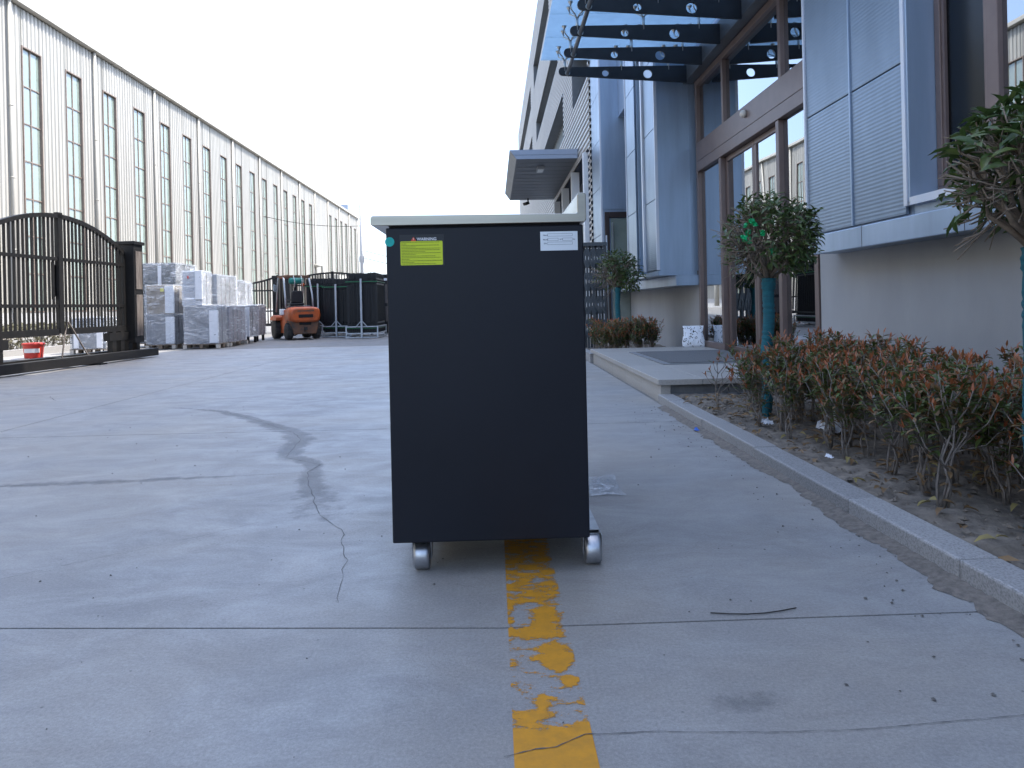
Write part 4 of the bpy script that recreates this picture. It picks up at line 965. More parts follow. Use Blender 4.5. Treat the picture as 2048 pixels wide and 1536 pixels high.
package('grey brown two-high wrapped crates with foam corners and yellow sticker beside the gate pillar',
        [(-7.98, -7.38, yB, yB + .62, .10, .78, 'unit_grey'), (-7.98, -7.38, yB, yB + .62, .80, 1.46, 'cardboard')],
        [(-7.56, -7.355, yB - .015, yB + .03, .12, .74), (-7.56, -7.355, yB - .015, yB + .03, .82, 1.45)], 'film', [(-8.02, -7.34, yB - .02, yB + .64)],
        [((-7.66, -7.58, yB - .012, yB - .008, 1.32, 1.40), 'sticker_yellow')])
yA = 17.9
package('dark green wrapped stack with a white foam post behind the brown crates',
        [(-8.75, -7.75, yA, yA + 1.2, .10, .98, 'unit_dark'), (-8.75, -7.75, yA, yA + 1.2, 1.0, 2.03, 'unit_dark')],
        [(-8.72, -8.55, yA - .03, yA + .02, .14, .95), (-8.72, -8.55, yA - .03, yA + .02, 1.02, 1.92), (-8.16, -8.08, yA - .028, yA + .02, 1.06, 1.98)], 'film_heavy', [(-8.8, -7.7, yA, yA + 1.2)])
yC = 16.75
package('tall pale grey wrapped crates with a red mark and foam corner in front',
        [(-7.06, -6.32, yC, yC + .55, .10, .96, 'unit_grey'), (-7.08, -6.66, yC, yC + .55, .98, 1.76, 'unit_light')],
        [(-6.50, -6.30, yC - .03, yC + .03, .12, .86), (-6.80, -6.645, yC - .03, yC + .03, 1.12, 1.78)], 'film_heavy', [(-7.1, -6.28, yC - .02, yC + .57)],
        [((-6.97, -6.94, yC - .028, yC - .024, 1.60, 1.66), 'sticker_red')])
yC2 = 17.36
package('wrapped mauve crates with silvery film piled behind the pale crate',
        [(-7.0, -6.28, yC2, yC2 + 1.15, .10, .94, 'unit_mauve'), (-7.0, -6.55, yC2, yC2 + 1.3, .96, 1.70, 'unit_grey')],
        [(-6.40, -6.26, yC2 + 1.12, yC2 + 1.17, .12, .92), (-6.62, -6.53, yC2 + 1.27, yC2 + 1.32, .98, 1.68)], 'film_heavy', [(-7.05, -6.24, yC2, yC2 + 1.2)])
yD = 18.75
package('wrapped dark crate on short black legs behind the mauve crates',
        [(-7.05, -6.28, yD, yD + .7, .16, .95, 'unit_dark'), (-7.2, -6.62, yD, yD + .8, .97, 1.62, 'unit_grey')],
        [(-6.36, -6.26, yD - .03, yD + .02, .18, .93)], 'film_heavy', [], (), [(-7.0, -6.94, yD + .05, yD + .1, 0, .16), (-6.36, -6.30, yD + .05, yD + .1, 0, .16), (-6.36, -6.30, yD + .6, yD + .65, 0, .16)])
yE = 19.9
package('reddish wrapped crate on legs nearest the forklift',
        [(-7.15, -6.42, yE, yE + .65, .16, .98, 'unit_mauve'), (-7.4, -6.85, yE, yE + .9, 1.0, 1.62, 'unit_light')],
        [], 'film', [], [((-7.12, -7.0, yE - .03, yE - .026, .5, .8), 'sticker_red')], [(-7.12, -7.06, yE + .05, yE + .1, 0, .16), (-6.5, -6.44, yE + .05, yE + .1, 0, .16), (-6.5, -6.44, yE + .55, yE + .6, 0, .16)])
package('wrapped carton on its pallet standing behind the arched gate',
        [(-8.95, -8.25, 15.6, 16.3, .10, .75, 'unit_grey')], [(-8.42, -8.3, 15.57, 15.62, .12, .72), (-8.9, -8.8, 15.57, 15.62, .12, .72)], 'film', [(-9.0, -8.2, 15.6, 16.3)])

# ------------------------------------------------------------------ forklift (rear towards the camera)
S = .78; fx, fyy = -5.22, 20.3
fk = thing('forklift', 'orange forklift truck seen from behind with a teal gas tank under its guard', 'forklift', (fx, fyy, 0))
FA = R(32); fca, fsa = math.cos(FA), math.sin(FA)
def F(b_): b_.v = [(fx + S * (v[0] * fca - v[1] * fsa), fyy + S * (v[0] * fsa + v[1] * fca), v[2] * .86) for v in b_.v]; return b_
def lp(sec):     # loft of rounded rectangles along y: (y, x half, z0, z1)
    b_ = MB(); n = 20; vs = []
    for (y, hx, z0, z1) in sec:
        for k in range(n):
            a = 2 * math.pi * k / n; c, s_ = math.cos(a), math.sin(a); p = .45
            vs.append((hx * math.copysign(abs(c) ** p, c), y, (z0 + z1) / 2 + (z1 - z0) / 2 * math.copysign(abs(s_) ** p, s_)))
    fs = [tuple(range(n)), tuple(range(len(sec) * n - 1, (len(sec) - 1) * n - 1, -1))]
    for i in range(len(sec) - 1):
        for k in range(n): a = i * n + k; c = i * n + (k + 1) % n; fs.append((a, a + n, c + n, c))
    b_.add(vs, fs); b_.sm = [False, False] + [True] * (len(fs) - 2); return b_
F(lp([(.0, .46, .62, .98), (.03, .53, .56, 1.03), (.18, .56, .54, 1.06), (.65, .55, .54, 1.06)])).build('counterweight', 'orange_paint', fk)
F(MB().prism([(-.52, .62), (.52, .62), (.50, .50), (.40, .17), (-.40, .17), (-.50, .50)], 'y', .08, .60)).build('lower_counterweight', 'orange_dirty', fk, .03)
F(P1(-.27, .27, -.012, .1, .70, .82)).build('grille_slot', 'tube_black', fk, .02); F(P1(-.22, .22, .06, .12, .47, .58)).build('grille_slot', 'tube_black', fk, .02)
F(P1(-.06, .06, .03, .1, .30, .40)).build('tow_pin', 'tyre', fk)
F(P1(-.30, .30, -.004, .02, .90, .95)).build('name_band', 'orange_dirty', fk)
F(MB().prism([(.66, .20), (.66, .98), (1.1, .98), (1.25, .62), (1.95, .62), (2.0, .20)], 'x', -.50, .50)).build('chassis', 'orange_paint', fk, .03)
F(P1(-.40, .40, .62, 1.10, .99, 1.10)).build('engine_hood', 'dark_steel', fk, .03)
for (y, r, x, wd) in ((.42, .27, .50, .20), (1.72, .35, .56, .24)):
    for s_ in (-1, 1):
        ty = F(MB().lathe((s_ * x, y, r), [(r * .55, -wd / 2), (r * .93, -wd / 2), (r, -wd * .34), (r, wd * .34), (r * .93, wd / 2), (r * .55, wd / 2)], 24, 'x')).build('wheel', 'tyre', fk)
        F(MB().lathe((s_ * x, y, r), [(.05, -wd / 2 + .01), (r * .54, -wd / 2 + .02), (r * .54, wd / 2 - .02), (.05, wd / 2 - .01)], 16, 'x')).build('rim', 'rim', ty)
        b_ = MB()
        for k in range(18): a = 2 * math.pi * k / 18; b_.bar((s_ * x - wd * .45, y + (r + .004) * math.cos(a), r + (r + .004) * math.sin(a)), (s_ * x + wd * .45, y + (r + .004) * math.cos(a + .15), r + (r + .004) * math.sin(a + .15)), .045, .016)
        b_.v = [(v[0], v[1], max(v[2], 0.0)) for v in b_.v]
        F(b_).build('tread', 'tyre', ty)
F(MB().prism([(1.30, .72), (1.36, .78), (1.72, .80), (2.1, .72), (2.12, .62), (1.3, .62)], 'x', -.70, -.44)).build('fender', 'orange_paint', fk, .015)
F(MB().prism([(1.30, .72), (1.36, .78), (1.72, .80), (2.1, .72), (2.12, .62), (1.3, .62)], 'x', .44, .70)).build('fender', 'orange_paint', fk, .015)
F(P1(-.26, .26, .95, 1.40, 1.105, 1.20)).build('seat', 'seat_black', fk, .03)
F(MB().prism([(-.21, 1.20), (.21, 1.20), (.23, 1.30), (.20, 1.56), (.15, 1.60), (-.15, 1.60), (-.20, 1.56), (-.23, 1.30)], 'y', .95, 1.05)).build('backrest', 'seat_black', fk, .02)
for s_ in (-1, 1):
    F(MB().tube([(s_ * .50, .72, 1.04), (s_ * .50, .78, 1.45), (s_ * .47, 1.0, 1.98), (s_ * .46, 1.1, 2.06)], .034, 8)).build('guard_post', 'steel_grey', fk)
    F(MB().tube([(s_ * .50, 1.95, .9), (s_ * .47, 1.75, 2.0), (s_ * .46, 1.7, 2.06)], .03, 8)).build('guard_post', 'steel_grey', fk)
    F(MB().bar((s_ * .46, 1.04, 2.07), (s_ * .46, 1.78, 2.09), .06, .06)).build('guard_side', 'orange_dirty', fk)
for k in range(7): F(MB().bar((-.40 + k * .133, 1.04, 2.085), (-.40 + k * .133, 1.78, 2.10), .03, .02)).build('guard_bar', 'dark_steel', fk)
F(P1(-.46, .46, 1.0, 1.06, 2.02, 2.12)).build('guard_crossbar', 'orange_dirty', fk, .01); F(P1(-.46, .46, 1.74, 1.80, 2.04, 2.12)).build('guard_crossbar', 'orange_paint', fk, .01)
F(MB().lathe((-.02, 1.02, 1.93), [(.03, -.27), (.09, -.25), (.11, -.20), (.11, .20), (.09, .25), (.03, .27)], 20, 'x')).build('gas_tank', 'tank_teal', fk)
for x in (-.14, .14): F(MB().tube([(x, .93, 2.10), (x + .03, .90, 1.95), (x + .05, .94, 1.72)], .012, 6)).build('hose', 'white_post', fk)
F(MB().lathe((.22, .98, 1.80), [(.02, -.05), (.06, -.03), (.06, .03), (.02, .05)], 12, 'y')).build('tail_lamp', 'orange_paint', fk)
for s_ in (-1, 1):
    F(P1(s_ * .27 - .04, s_ * .27 + .04, 2.06, 2.20, .08, 2.05)).build('mast_rail', 'dark_steel', fk); F(P1(s_ * .17 - .025, s_ * .17 + .025, 2.10, 2.20, .08, 1.95)).build('mast_rail', 'dark_steel', fk)
    F(P1(s_ * .25 - .06, s_ * .25 + .06, 2.26, 3.2, .05, .09)).build('fork', 'dark_steel', fk)
for z in (.35, 1.1, 1.98): F(P1(-.23, .23, 2.21, 2.25, z, z + .09)).build('mast_crossbar', 'dark_steel', fk)
F(MB().lathe((0, 1.62, 1.30), [(.19, -.014), (.205, 0), (.19, .014), (.175, 0)], 24, 'z')).build('steering_wheel', 'seat_black', fk)
F(MB().bar((0, 1.62, 1.3), (0, 1.9, .9), .05, .05)).build('steering_column', 'seat_black', fk)
mi = F(MB().prism([(-.68, 1.62), (-.56, 1.56), (-.54, 1.78), (-.66, 1.84)], 'y', 1.62, 1.66)).build('mirror', 'mirror_grey', fk, .01)
F(MB().tube([(-.47, 1.72, 1.95), (-.60, 1.68, 1.9), (-.61, 1.66, 1.8)], .01, 6)).build('mirror_arm', 'dark_steel', mi)
F(P1(-.60, -.44, .95, 1.22, .80, 1.0)).build('fuel_can', 'white_post', fk, .02)

# ------------------------------------------------------------------ bundles of fence panels on rolling racks
def rack(label, x0, x1, y0, y1, top, npan, seed):
    t = thing('fence_panel_rack', label, 'rack', ((x0 + x1) / 2, y0, 0), 'racks of black fence panels behind the forklift')
    r_ = random.Random(seed); zb = .14; n = npan
    for k in range(n):
        x = x0 + (x1 - x0) * (k + .5) / n; dz = r_.uniform(-.015, .02); dyy = r_.uniform(-.03, .03)
        b_ = MB(); pw = (x1 - x0) / n * .5
        m_ = max(4, int((y1 - y0) / .11))
        for j in range(m_):
            y = y0 + .02 + dyy + (y1 - y0 - .04) * j / (m_ - 1); b_.prism([(x - pw * .5, y - .011), (x + pw * .5, y - .011), (x + pw * .5, y + .011), (x - pw * .5, y + .011)], 'z', zb, top + dz)
        for z in (.28, .42, top - .30, top - .16): b_.box(x - pw * .62, x + pw * .62, y0 + .035 + dyy, y1 - .03 + dyy, z - .02, z + .02)
        b_.build('fence_panel', 'picket_black', t)
    for z in (top - .24, .27):
        b_ = MB(); hollow_ = (x0 - .015, x1 + .015)
        b_.box(x0 - .012, x1 + .012, y0 - .055, y0 - .050, z - .010, z + .010); b_.box(x1 + .008, x1 + .012, y0 - .05, y1 + .05, z - .010, z + .010); b_.box(x0 - .012, x0 - .008, y0 - .05, y1 + .05, z - .010, z + .010)
        b_.build('strap', 'strap_green', t)
    fr = MB(); X0, X1, Y0, Y1 = x0 - .02, x1 + .03, y0 - .13, y1 + .1
    for z in (.0, .115, .30):
        fr.box(X0, X1, Y0, Y0 + .035, z, z + .03); fr.box(X0, X1, Y1 - .035, Y1, z, z + .03); fr.box(X0, X0 + .035, Y0 + .035, Y1 - .035, z, z + .03); fr.box(X1 - .035, X1, Y0 + .035, Y1 - .035, z, z + .03)
    for x in (X0, X1 - .035):
        for y in (Y0, Y1 - .035):
            for (za, zb_) in ((.03, .115), (.145, .30)): fr.box(x, x + .035, y, y + .035, za, zb_)
    fr.build('rack_frame', 'steel_grey', t)
    xm = (X0 + X1) / 2
    for y in (Y0 - .022, Y1 + .022):
        P1(xm - .025, xm + .025, y - .02, y + .02, .0, top - .16).build('upright', 'steel_grey', t)
        b_ = MB(); b_.bar((xm - .17, y, .30), (xm - .02, y, .47), .02, .02); b_.bar((xm + .17, y, .30), (xm + .02, y, .47), .02, .02); b_.build('brace', 'steel_grey', t)
    return t
rack('nearest bundle of black fence panels on a grey rolling rack, green strapped', -4.13, -3.27, 20.5, 21.9, 1.82, 26, 1)
rack('second bundle of black fence panels on its rack, right behind the forklift', -5.05, -4.23, 21.6, 23.4, 1.72, 22, 2)
rack('bundle of black fence panels mostly hidden behind the forklift', -5.95, -5.14, 23.2, 25.0, 1.80, 20, 3)
# display gates far behind
fg2 = thing('arched_gate', 'far black arched picket gate behind the fence panel racks', 'gate', (-6.2, 28.2, 0))
T2 = arch_gate(fg2, -6.2, 28.2, R(-90 + 12), 1.75, .35, 1.75, .9, 1.85, 2.22, 16)
for sgn in (-1, 1):
    T2(P1(-.2, .2, sgn * 1.98 - .2, sgn * 1.98 + .2, 0, 2.05)).build('pillar', 'gate_black', fg2); T2(P1(-.24, .24, sgn * 1.98 - .24, sgn * 1.98 + .24, 2.05, 2.13)).build('pillar_cap', 'gate_black', fg2)
fg3 = thing('arched_gate', 'black picket gate with dipped top rail between wrapped crates and forklift', 'gate', (-9.6, 26.5, 0))
T3 = arch_gate(fg3, -9.35, 26.6, R(-90 + 8), 1.5, .35, 1.55, .8, 2.1, 1.78, 14)
for sgn in (-1, 1):
    T3(P1(-.2, .2, sgn * 1.72 - .2, sgn * 1.72 + .2, 0, 2.0)).build('pillar', 'gate_black', fg3); T3(P1(-.24, .24, sgn * 1.72 - .24, sgn * 1.72 + .24, 2.0, 2.08)).build('pillar_cap', 'gate_black', fg3)
sp_ = thing('display_pillar', 'dark stone inset gate pillar beside the nearest fence panel rack', 'pillar', (-3.35, 24.2, 0))
P1(-3.62, -3.08, 24.0, 24.5, 0, 1.72).build('shaft', 'gate_black', sp_, .01); P1(-3.66, -3.04, 23.96, 24.54, 1.72, 1.80).build('cap', 'foam', sp_, .01)
for (z0, z1) in ((.38, .88), (.98, 1.60)): P1(-3.56, -3.14, 23.985, 23.998, z0, z1).build('stone_inset', 'gate_wood', sp_)

# ------------------------------------------------------------------ vegetation
def leaf_into(b_, p, d, up, L, W, fold=.25, curl=.15):
    d = d.normalized(); s_ = d.cross(up)
    if s_.length < 1e-3: s_ = d.cross(Vector((1, 0, .3)))
    s_.normalize(); n = s_.cross(d).normalized()
    pts = [p, p + d * L * .35 + s_ * W * .5 + n * W * fold, p + d * L * .35 - s_ * W * .5 + n * W * fold, p + d * L * .38,
           p + d * L * .72 + s_ * W * .36 + n * (W * fold * .7 - L * curl * .3), p + d * L * .72 - s_ * W * .36 + n * (W * fold * .7 - L * curl * .3), p + d * L * .74 - n * L * curl * .4, p + d * L - n * L * curl]
    b_.add(pts, [(0, 1, 3), (0, 3, 2), (1, 4, 6, 3), (3, 6, 5, 2), (4, 7, 6), (6, 7, 5)], True)
def rdir(r_, zlo=-1, zhi=1):
    z = r_.uniform(zlo, zhi); a = r_.uniform(0, 2 * math.pi); q = math.sqrt(max(0, 1 - z * z)); return Vector((q * math.cos(a), q * math.sin(a), z))
def shrub_meshes(seed, h, nst, spread, leafL, nleaf, nred=4):
    r_ = random.Random(seed); st = MB(); gr = MB(); rd = MB(); br = MB()
    for k in range(nst):
        a = r_.uniform(0, 6.28); lean = r_.uniform(.1, 1) * spread; base = Vector((r_.uniform(-.02, .02), r_.uniform(-.02, .02), -.03)); hh = h * r_.uniform(.68, 1.10)
        p = [base]; m_ = 6
        for j in range(1, m_ + 1):
            t = j / m_; p.append(Vector((base.x + lean * math.cos(a) * t ** 1.2 + r_.uniform(-.02, .02), base.y + lean * math.sin(a) * t ** 1.2 + r_.uniform(-.012, .012), hh * t)))
        st.tube(p, [.0052 * (1 - .66 * j / m_) for j in range(m_ + 1)], 5)
        tips = [(p[-1], (p[-1] - p[-2]).normalized())]
        for q in range(r_.randint(4, 7)):
            j = r_.choice([2, 3, 3, 4, 4, 5]); o = p[j]; d = (Vector((r_.uniform(-1, 1), r_.uniform(-1, 1), r_.uniform(.25, 1.3)))).normalized()
            L = min(hh * 1.02 - o.z, r_.uniform(.12, .26)) if o.z < hh else .05; L = max(L, .06); mid = o + d * L * .55; e = mid + (d + Vector((0, 0, .8))).normalized() * L * .5
            st.tube([o, mid, e], [.0032, .0026, .0016], 4); tips.append((e, (e - mid).normalized()))
            for _ in range(nleaf // 9 + 1):
                pp = o.lerp(e, r_.uniform(.3, .95)); dd = (rdir(r_, -.5, .7) + d * .5)
                leaf_into(r_.choice([gr, gr, gr, br]), pp, dd, Vector((0, 0, 1)), leafL * r_.uniform(.7, 1.15), leafL * .36)
        for (e, d) in tips:
            for _ in range(nleaf // 3):
                pp = e - d * r_.uniform(.015, .17); dd = d * r_.uniform(.2, .9) + rdir(r_, -.6, .6)
                leaf_into(gr if r_.random() < .66 else br, pp, dd, Vector((0, 0, 1)), leafL * r_.uniform(.7, 1.2), leafL * .36)
            for _ in range(nred if r_.random() < .75 else 1):
                dd = d * 1.6 + rdir(r_, -.3, .6) * .9
                leaf_into(rd, e - d * r_.uniform(0, .035), dd, Vector((0, 0, 1)), leafL * r_.uniform(.55, .95), leafL * .2, .3, .02)
        for _ in range(2):
            pp = p[r_.choice([1, 2])]; leaf_into(br, pp, rdir(r_, -.4, .3), Vector((0, 0, 1)), leafL * .9, leafL * .34)
    return st.mesh('stems', 'stem'), gr.mesh('leaves', 'leaf_green'), rd.mesh('red_shoots', 'leaf_red'), br.mesh('brown_leaves', 'leaf_brown')
VAR = [shrub_meshes(100 + k, .50 + .02 * (k % 3), 3 + k % 3, .16, .049, 24) for k in range(6)]
VARF = [shrub_meshes(200 + k, .48, 5, .14, .06, 20, 3) for k in range(3)]
BARE = [shrub_meshes(300 + k, .42, 2, .16, .05, 1) for k in range(2)]
def shrub(var, x, y, z, rz, s_, label, group):
    t = thing('hedge_shrub', label, 'shrub', (x, y, z), group); t.rotation_euler = (0, 0, rz); t.scale = (s_, s_, s_)
    for nm, me in zip(('stems', 'leaves', 'red_shoots', 'brown_leaves'), var):
        if len(me.polygons) == 0: continue
        o = bpy.data.objects.new(nm, me); col.objects.link(o); o.parent = t
        if nm != 'stems': o['kind'] = 'stuff'
    return t
def hedge_label(xx, y):
    row = {1.66: 'front row by the kerb', 1.87: 'second row from the kerb', 2.08: 'middle row', 2.30: 'fourth row from the kerb', 2.52: 'back row against the wall'}[xx]
    seg = 'at the platform end' if y > 4.9 else 'around the wrapped trunk' if y > 4.2 else 'halfway along' if y > 3.0 else 'nearest the right edge'
    return 'red tipped hedge shrub, ' + row + ', ' + seg
r_ = random.Random(77); nsh = 0
yy = 1.25
while yy < 5.45:
    for xx in (1.66, 1.87, 2.08, 2.30, 2.52):
        x = xx + r_.uniform(-.07, .07); y = yy + r_.uniform(-.07, .07)
        if (x - 1.72) ** 2 + (y - 2.36) ** 2 < .012: continue
        if xx < 1.7 and y > 4.45: continue
        if xx < 1.7 and r_.random() < .15: continue
        shrub(VAR[r_.randrange(6)], x, y, .05, r_.uniform(0, 6.28), r_.uniform(.9, 1.1) * (.9 if y < 2.4 and xx < 1.7 else 1), hedge_label(xx, y), 'shrubs of the near red tipped hedge'); nsh += 1
    yy += .225
for (x, y, s_) in ((1.62, 5.25, .95), (1.75, 5.0, 1.0)):
    shrub(BARE[r_.randrange(2)], x, y, .05, r_.uniform(0, 6), s_, 'nearly bare twiggy shrub at the platform end of the near hedge', 'bare shrubs by the platform')
for i in range(26):
    x = r_.uniform(1.55, 2.50); y = r_.uniform(10.35, 11.6)
    shrub(VARF[r_.randrange(3)], x, y, .05, r_.uniform(0, 6.28), r_.uniform(.92, 1.12), ('left' if x < 1.85 else 'middle' if x < 2.2 else 'right') + ' part of the far hedge beyond the platform, brownish green shrub, ' + ('front side' if y < 10.95 else 'rear side'), 'shrubs of the far hedge')
# dry hedge behind the arched gate
def mass_hedge(x0, x1, y0, y1, z0, z1, n, seed):
    r_ = random.Random(seed); g1 = MB()
    for i in range(n):
        p = Vector((r_.uniform(x0, x1), r_.uniform(y0, y1), r_.uniform(z0, z1) if r_.random() < .6 else z1 - .15 * r_.random()))
        leaf_into(g1, p, rdir(r_, -.3, .8), Vector((0, 0, 1)), .11, .05)
    return g1
hb = thing('clipped_hedge', 'dry dusty clipped hedge behind the arched gate', 'hedge', (-11, 16, 0))
mass_hedge(-11.6, -10.2, 10.5, 20.0, .05, .62, 5200, 3).build('foliage', 'leaf_dusty', hb)['kind'] = 'stuff'
b_ = MB(); r2 = random.Random(9)
for i in range(160):
    x, y = r2.uniform(-11.5, -10.3), r2.uniform(10.6, 19.9); b_.tube([(x, y, 0), (x + r2.uniform(-.1, .1), y + r2.uniform(-.1, .1), .5)], .012, 4)
b_.build('stems', 'stem', hb)['kind'] = 'stuff'
struct(P1(-10.1, -9.95, 9.5, 20.5, -.02, .13).build('hedge_kerb', 'granite'))

LEAF = MB(); leaf_into(LEAF, Vector((0, 0, 0)), Vector((1, 0, 0)), Vector((0, 0, 1)), 1.0, .36, .28, .16)
LEAFM = LEAF.mesh('leaf', 'leaf_dark'); LEAFG = LEAF.mesh('leaf', 'leaf_green')
def ball_tree(label, x, y, zb, zf, cz, rad, seed, nleaf, nobj, leafL, bare_dir, trunk_r=.036, lean=(.03, .0), bare_amt=.75):
    r_ = random.Random(seed); t = thing('ball_tree', label, 'tree', (x, y, zb), 'round clipped trees with teal wrapped trunks')
    top = Vector((x + lean[0], y + lean[1], zf)); base = Vector((x, y, zb - .06))
    tp = [base.lerp(top, k / 8) + Vector((.008 * math.sin(k * 1.7 + seed), .008 * math.cos(k * 1.3), 0)) for k in range(9)]
    MB().tube(tp, [trunk_r * .8] * 9, 10).build('trunk', 'bark', t)
    n = 90; wp = []; wr = []
    for k in range(n + 1):
        q = k / n; i = min(7, int(q * 8)); p = tp[i].lerp(tp[i + 1], q * 8 - i); wp.append(p)
        wr.append(trunk_r * (1.0 + .10 * math.sin(k * 1.9) * (.5 + .5 * math.sin(k * .37)) + (.22 if q > .93 else 0) + (.25 * (1 - q * 12) if q < .08 else 0)))
    MB().tube(wp, wr, 16).build('trunk_wrap', 'wrap_teal', t)
    c = Vector((x + lean[0], y + lean[1], cz)); bw_ = MB(); ends = []
    bd = Vector(bare_dir).normalized()
    nb = 22
    for k in range(nb):
        d = rdir(r_, -.25, 1.0); e = c + d * rad * r_.uniform(.55, .75); o = top + Vector((r_.uniform(-.02, .02), r_.uniform(-.02, .02), r_.uniform(-.03, .03)))
        mid = o.lerp(e, .5) + Vector((d.x, d.y, -.3)) * .05 * (1 if d.z < .4 else .3)
        bw_.tube([o, o.lerp(mid, .6) + rdir(r_) * .012, mid, mid.lerp(e, .6) + rdir(r_) * .015, e], [.012, .010, .008, .006, .0045], 6)
        for j in range(9):
            s0 = mid.lerp(e, r_.uniform(0, 1)); dd = ((s0 - c).normalized() * .9 + rdir(r_) * .8 + Vector((0, 0, .35))).normalized()
            L = rad * r_.uniform(.28, .55); e2 = s0 + dd * L
            if (e2 - c).length > rad: e2 = c + (e2 - c).normalized() * rad * r_.uniform(.85, 1.08)
            m2 = s0.lerp(e2, .5) + rdir(r_) * .02; bw_.tube([s0, m2, e2], [.0042, .0032, .002], 5); ends.append((m2, e2))
            e3 = m2 + ((m2 - c).normalized() + rdir(r_) * .9).normalized() * L * .5; bw_.tube([m2, e3], [.0025, .0015], 4); ends.append((m2, e3))
    for k in range(16):
        d = (bd + rdir(r_) * .75).normalized(); o = c + d * rad * r_.uniform(.25, .55) - Vector((0, 0, .04)); e = c + d * rad * r_.uniform(.95, 1.22)
        m2 = o.lerp(e, .5) + rdir(r_) * .02 - Vector((0, 0, .012)); bw_.tube([o, m2, e], [.004, .0032, .002], 5)
        bw_.tube([m2, m2 + ((e - o).normalized() + rdir(r_) * .5) * rad * .3], [.0026, .0016], 4)
    bw_.build('branches', 'bark', t)
    d1 = MB(); d2 = MB(); cnt = 0; tries = 0; objs = []
    tw = MB()
    while cnt < nleaf and tries < nleaf * 6:
        tries += 1
        if r_.random() < .35: a, e = r_.choice(ends); p = a.lerp(e, r_.uniform(.25, 1.0))
        else:
            dv = rdir(r_, -.75, 1); p = c + Vector((dv.x, dv.y, dv.z * .92)) * rad * (r_.uniform(.35, 1.0) ** .55) * (1 + .10 * mnoise.noise(dv * 3 + Vector((seed, 2, 1))))
        od = (p - c); bare = max(0, od.normalized().dot(bd))
        if r_.random() < bare_amt * min(1, bare * 1.5): continue
        if mnoise.noise(p * 9 + Vector((seed, 0, 0))) < -.22 and r_.random() < .75: continue
        dd = od.normalized() * .7 + rdir(r_, -.9, .6) * .9; L = leafL * r_.uniform(.6, 1.2)
        up = (Vector((0, 0, 1)) + od.normalized() * .6 + rdir(r_) * .7)
        cnt += 1
        if cnt % 4 == 0: q = p - od.normalized() * rad * .22 - Vector((0, 0, .03)) + rdir(r_) * .02; tw.tube([q, p], [.0022, .0012], 4, False)
        if len(objs) < nobj and od.dot(Vector((-p.x, -p.y, .3))) > 0 and od.length > rad * .55: objs.append((p, dd, up, L))
        else: leaf_into(d1 if r_.random() < .75 else d2, p, dd, up, L, L * .36, .25, .16)
    tw.build('twigs', 'bark', t)['kind'] = 'stuff'
    d1.build('crown', 'leaf_dark', t)['kind'] = 'stuff'; d2.build('crown', 'leaf_green', t)['kind'] = 'stuff'
    for (p, dd, up, L) in objs:
        X = dd.normalized(); Y = up.cross(X).normalized(); Z = X.cross(Y).normalized(); M = Matrix((X, Y, Z)).transposed()
        inst(LEAFM if r_.random() < .75 else LEAFG, 'leaf', t, p, M.to_euler(), (L, L, L))
    return t, c
t1, c1 = ball_tree('ball tree with teal wrapped trunk and green scraps in front of the glass doors', 1.80, 4.80, .05, .975, 1.24, .325, 11, 2000, 220, .058, (-1, -.25, -.25), .037, (.045, 0), .85)
t2, c2 = ball_tree('near ball tree with teal wrapped trunk cut by the right picture edge', 1.745, 2.31, .05, .985, 1.24, .27, 12, 950, 240, .075, (-.75, .1, -.6), .034, (.03, .02), .8)
t3, c3 = ball_tree('small far ball tree with teal wrapped trunk above the far hedge', 1.93, 11.3, .05, 1.07, 1.28, .40, 13, 1000, 0, .08, (-1, -.1, -.5), .04, (.02, 0), .9)
# bright green plastic scraps caught in the crown
gp = thing('green_plastic_scraps', 'bright green plastic scraps caught in the ball tree crown', 'plastic', (c1.x - .1, c1.y - .05, c1.z))
r2 = random.Random(31)
for k in range(7):
    p = c1 + Vector((-.10 + r2.uniform(-.11, .08), -.09 + r2.uniform(-.05, .06), -.0 + r2.uniform(-.10, .14))); b_ = MB(); n = 5; vs = []; fs = []
    s_ = r2.uniform(.025, .045); ax = r2.uniform(-.6, .6)
    for j in range(n + 1):
        for i in range(n + 1):
            u, v_ = i / n - .5, j / n - .5
            vs.append((p.x + s_ * (u + ax * v_), p.y + .02 * mnoise.noise(Vector((u * 5, v_ * 5, k))), p.z + s_ * 1.3 * v_ * (1 - .5 * abs(u))))
    for j in range(n):
        for i in range(n): a = j * (n + 1) + i; fs.append((a, a + 1, a + n + 2, a + n + 1))
    b_.add(vs, fs).build('scrap', 'green_plastic', gp)
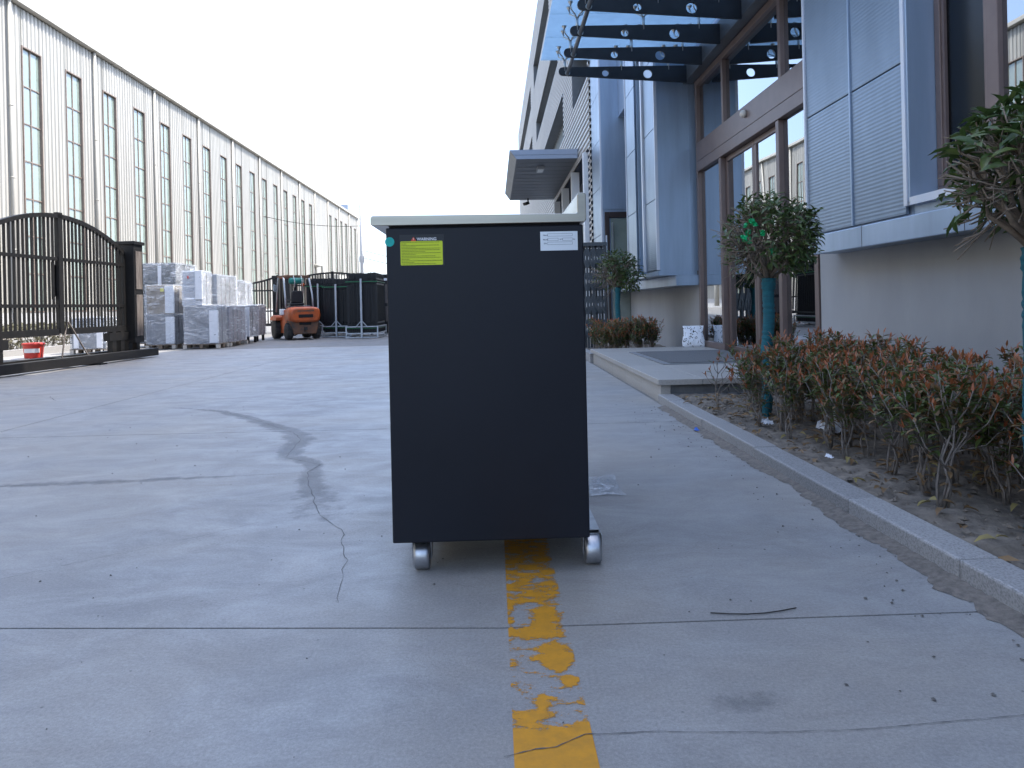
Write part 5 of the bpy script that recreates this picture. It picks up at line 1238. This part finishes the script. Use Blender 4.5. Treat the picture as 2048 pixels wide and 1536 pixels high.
# litter on the soil
r2 = random.Random(41); b1 = MB(); b2 = MB()
for i in range(420):
    x = 1.46 + abs(r2.gauss(.35, .35)); y = r2.uniform(1.2, 5.8)
    if x > 2.9: continue
    leaf_into(r2.choice([b1, b1, b1, b1, b2]), Vector((x, y, .078 + r2.uniform(-.01, .014))), rdir(r2, -.15, .25), Vector((r2.uniform(-.5, .5), r2.uniform(-.5, .5), 1)), r2.uniform(.035, .085), r2.uniform(.014, .03), .3, .25)
lt = b1.build('leaf_litter', 'leaf_brown'); tag(lt, 'fallen brown leaves under the near hedge', 'leaves', kind='stuff')
tag(b2.build('leaf_litter', 'leaf_dry'), 'fallen dry yellow leaves under the near hedge', 'leaves', kind='stuff')
b_ = MB()
for i in range(500):
    x = 1.45 + abs(r2.gauss(.2, .3)); y = r2.uniform(1.0, 5.8); pebble(b_, min(x, 2.9), y, .068 + r2.uniform(-.012, .010), r2.choice([.005, .008, .012, .02]), r2)
tag(b_.build('soil_clods', 'soil'), 'loose soil clods and small stones in the near planter', 'soil', kind='stuff')
def scrap(x, y, z, s_, seed, m_, label, cat):
    vs = []; fs = []; n = 7
    for j in range(n + 1):
        for i in range(n + 1):
            u, v_ = i / n - .5, j / n - .5; q = Vector((u * 4, v_ * 4, seed))
            vs.append((x + s_ * u * (1 + .5 * mnoise.noise(q)), y + s_ * v_ * 1.3, z + s_ * (.55 * abs(mnoise.noise(q * 1.3)) + .35 * (1 - 4 * u * u) * (.5 + v_))))
    for j in range(n):
        for i in range(n): a = j * (n + 1) + i; fs.append((a, a + 1, a + n + 2, a + n + 1))
    return tag(MB().add(vs, fs).build('paper_scrap', m_), label, cat, 'litter around the near planter')
scrap(1.665, 4.42, .07, .06, 1, 'paper', 'small crumpled white paper on bare soil left of the hedge stems', 'litter')
scrap(1.92, 4.10, .075, .12, 2, 'paper', 'white paper sheet lying among the hedge stems', 'litter')
scrap(2.02, 4.25, .12, .10, 3, 'paper', 'upright blue and white paper scrap caught in the hedge stems', 'litter')
scrap(1.60, 3.45, .068, .03, 4, 'paper', 'tiny white scrap on the soil in front of the hedge', 'litter')
scrap(1.285, 4.62, .006, .028, 5, 'blue_bit', 'small blue plastic bit on the sand beside the kerb', 'litter')
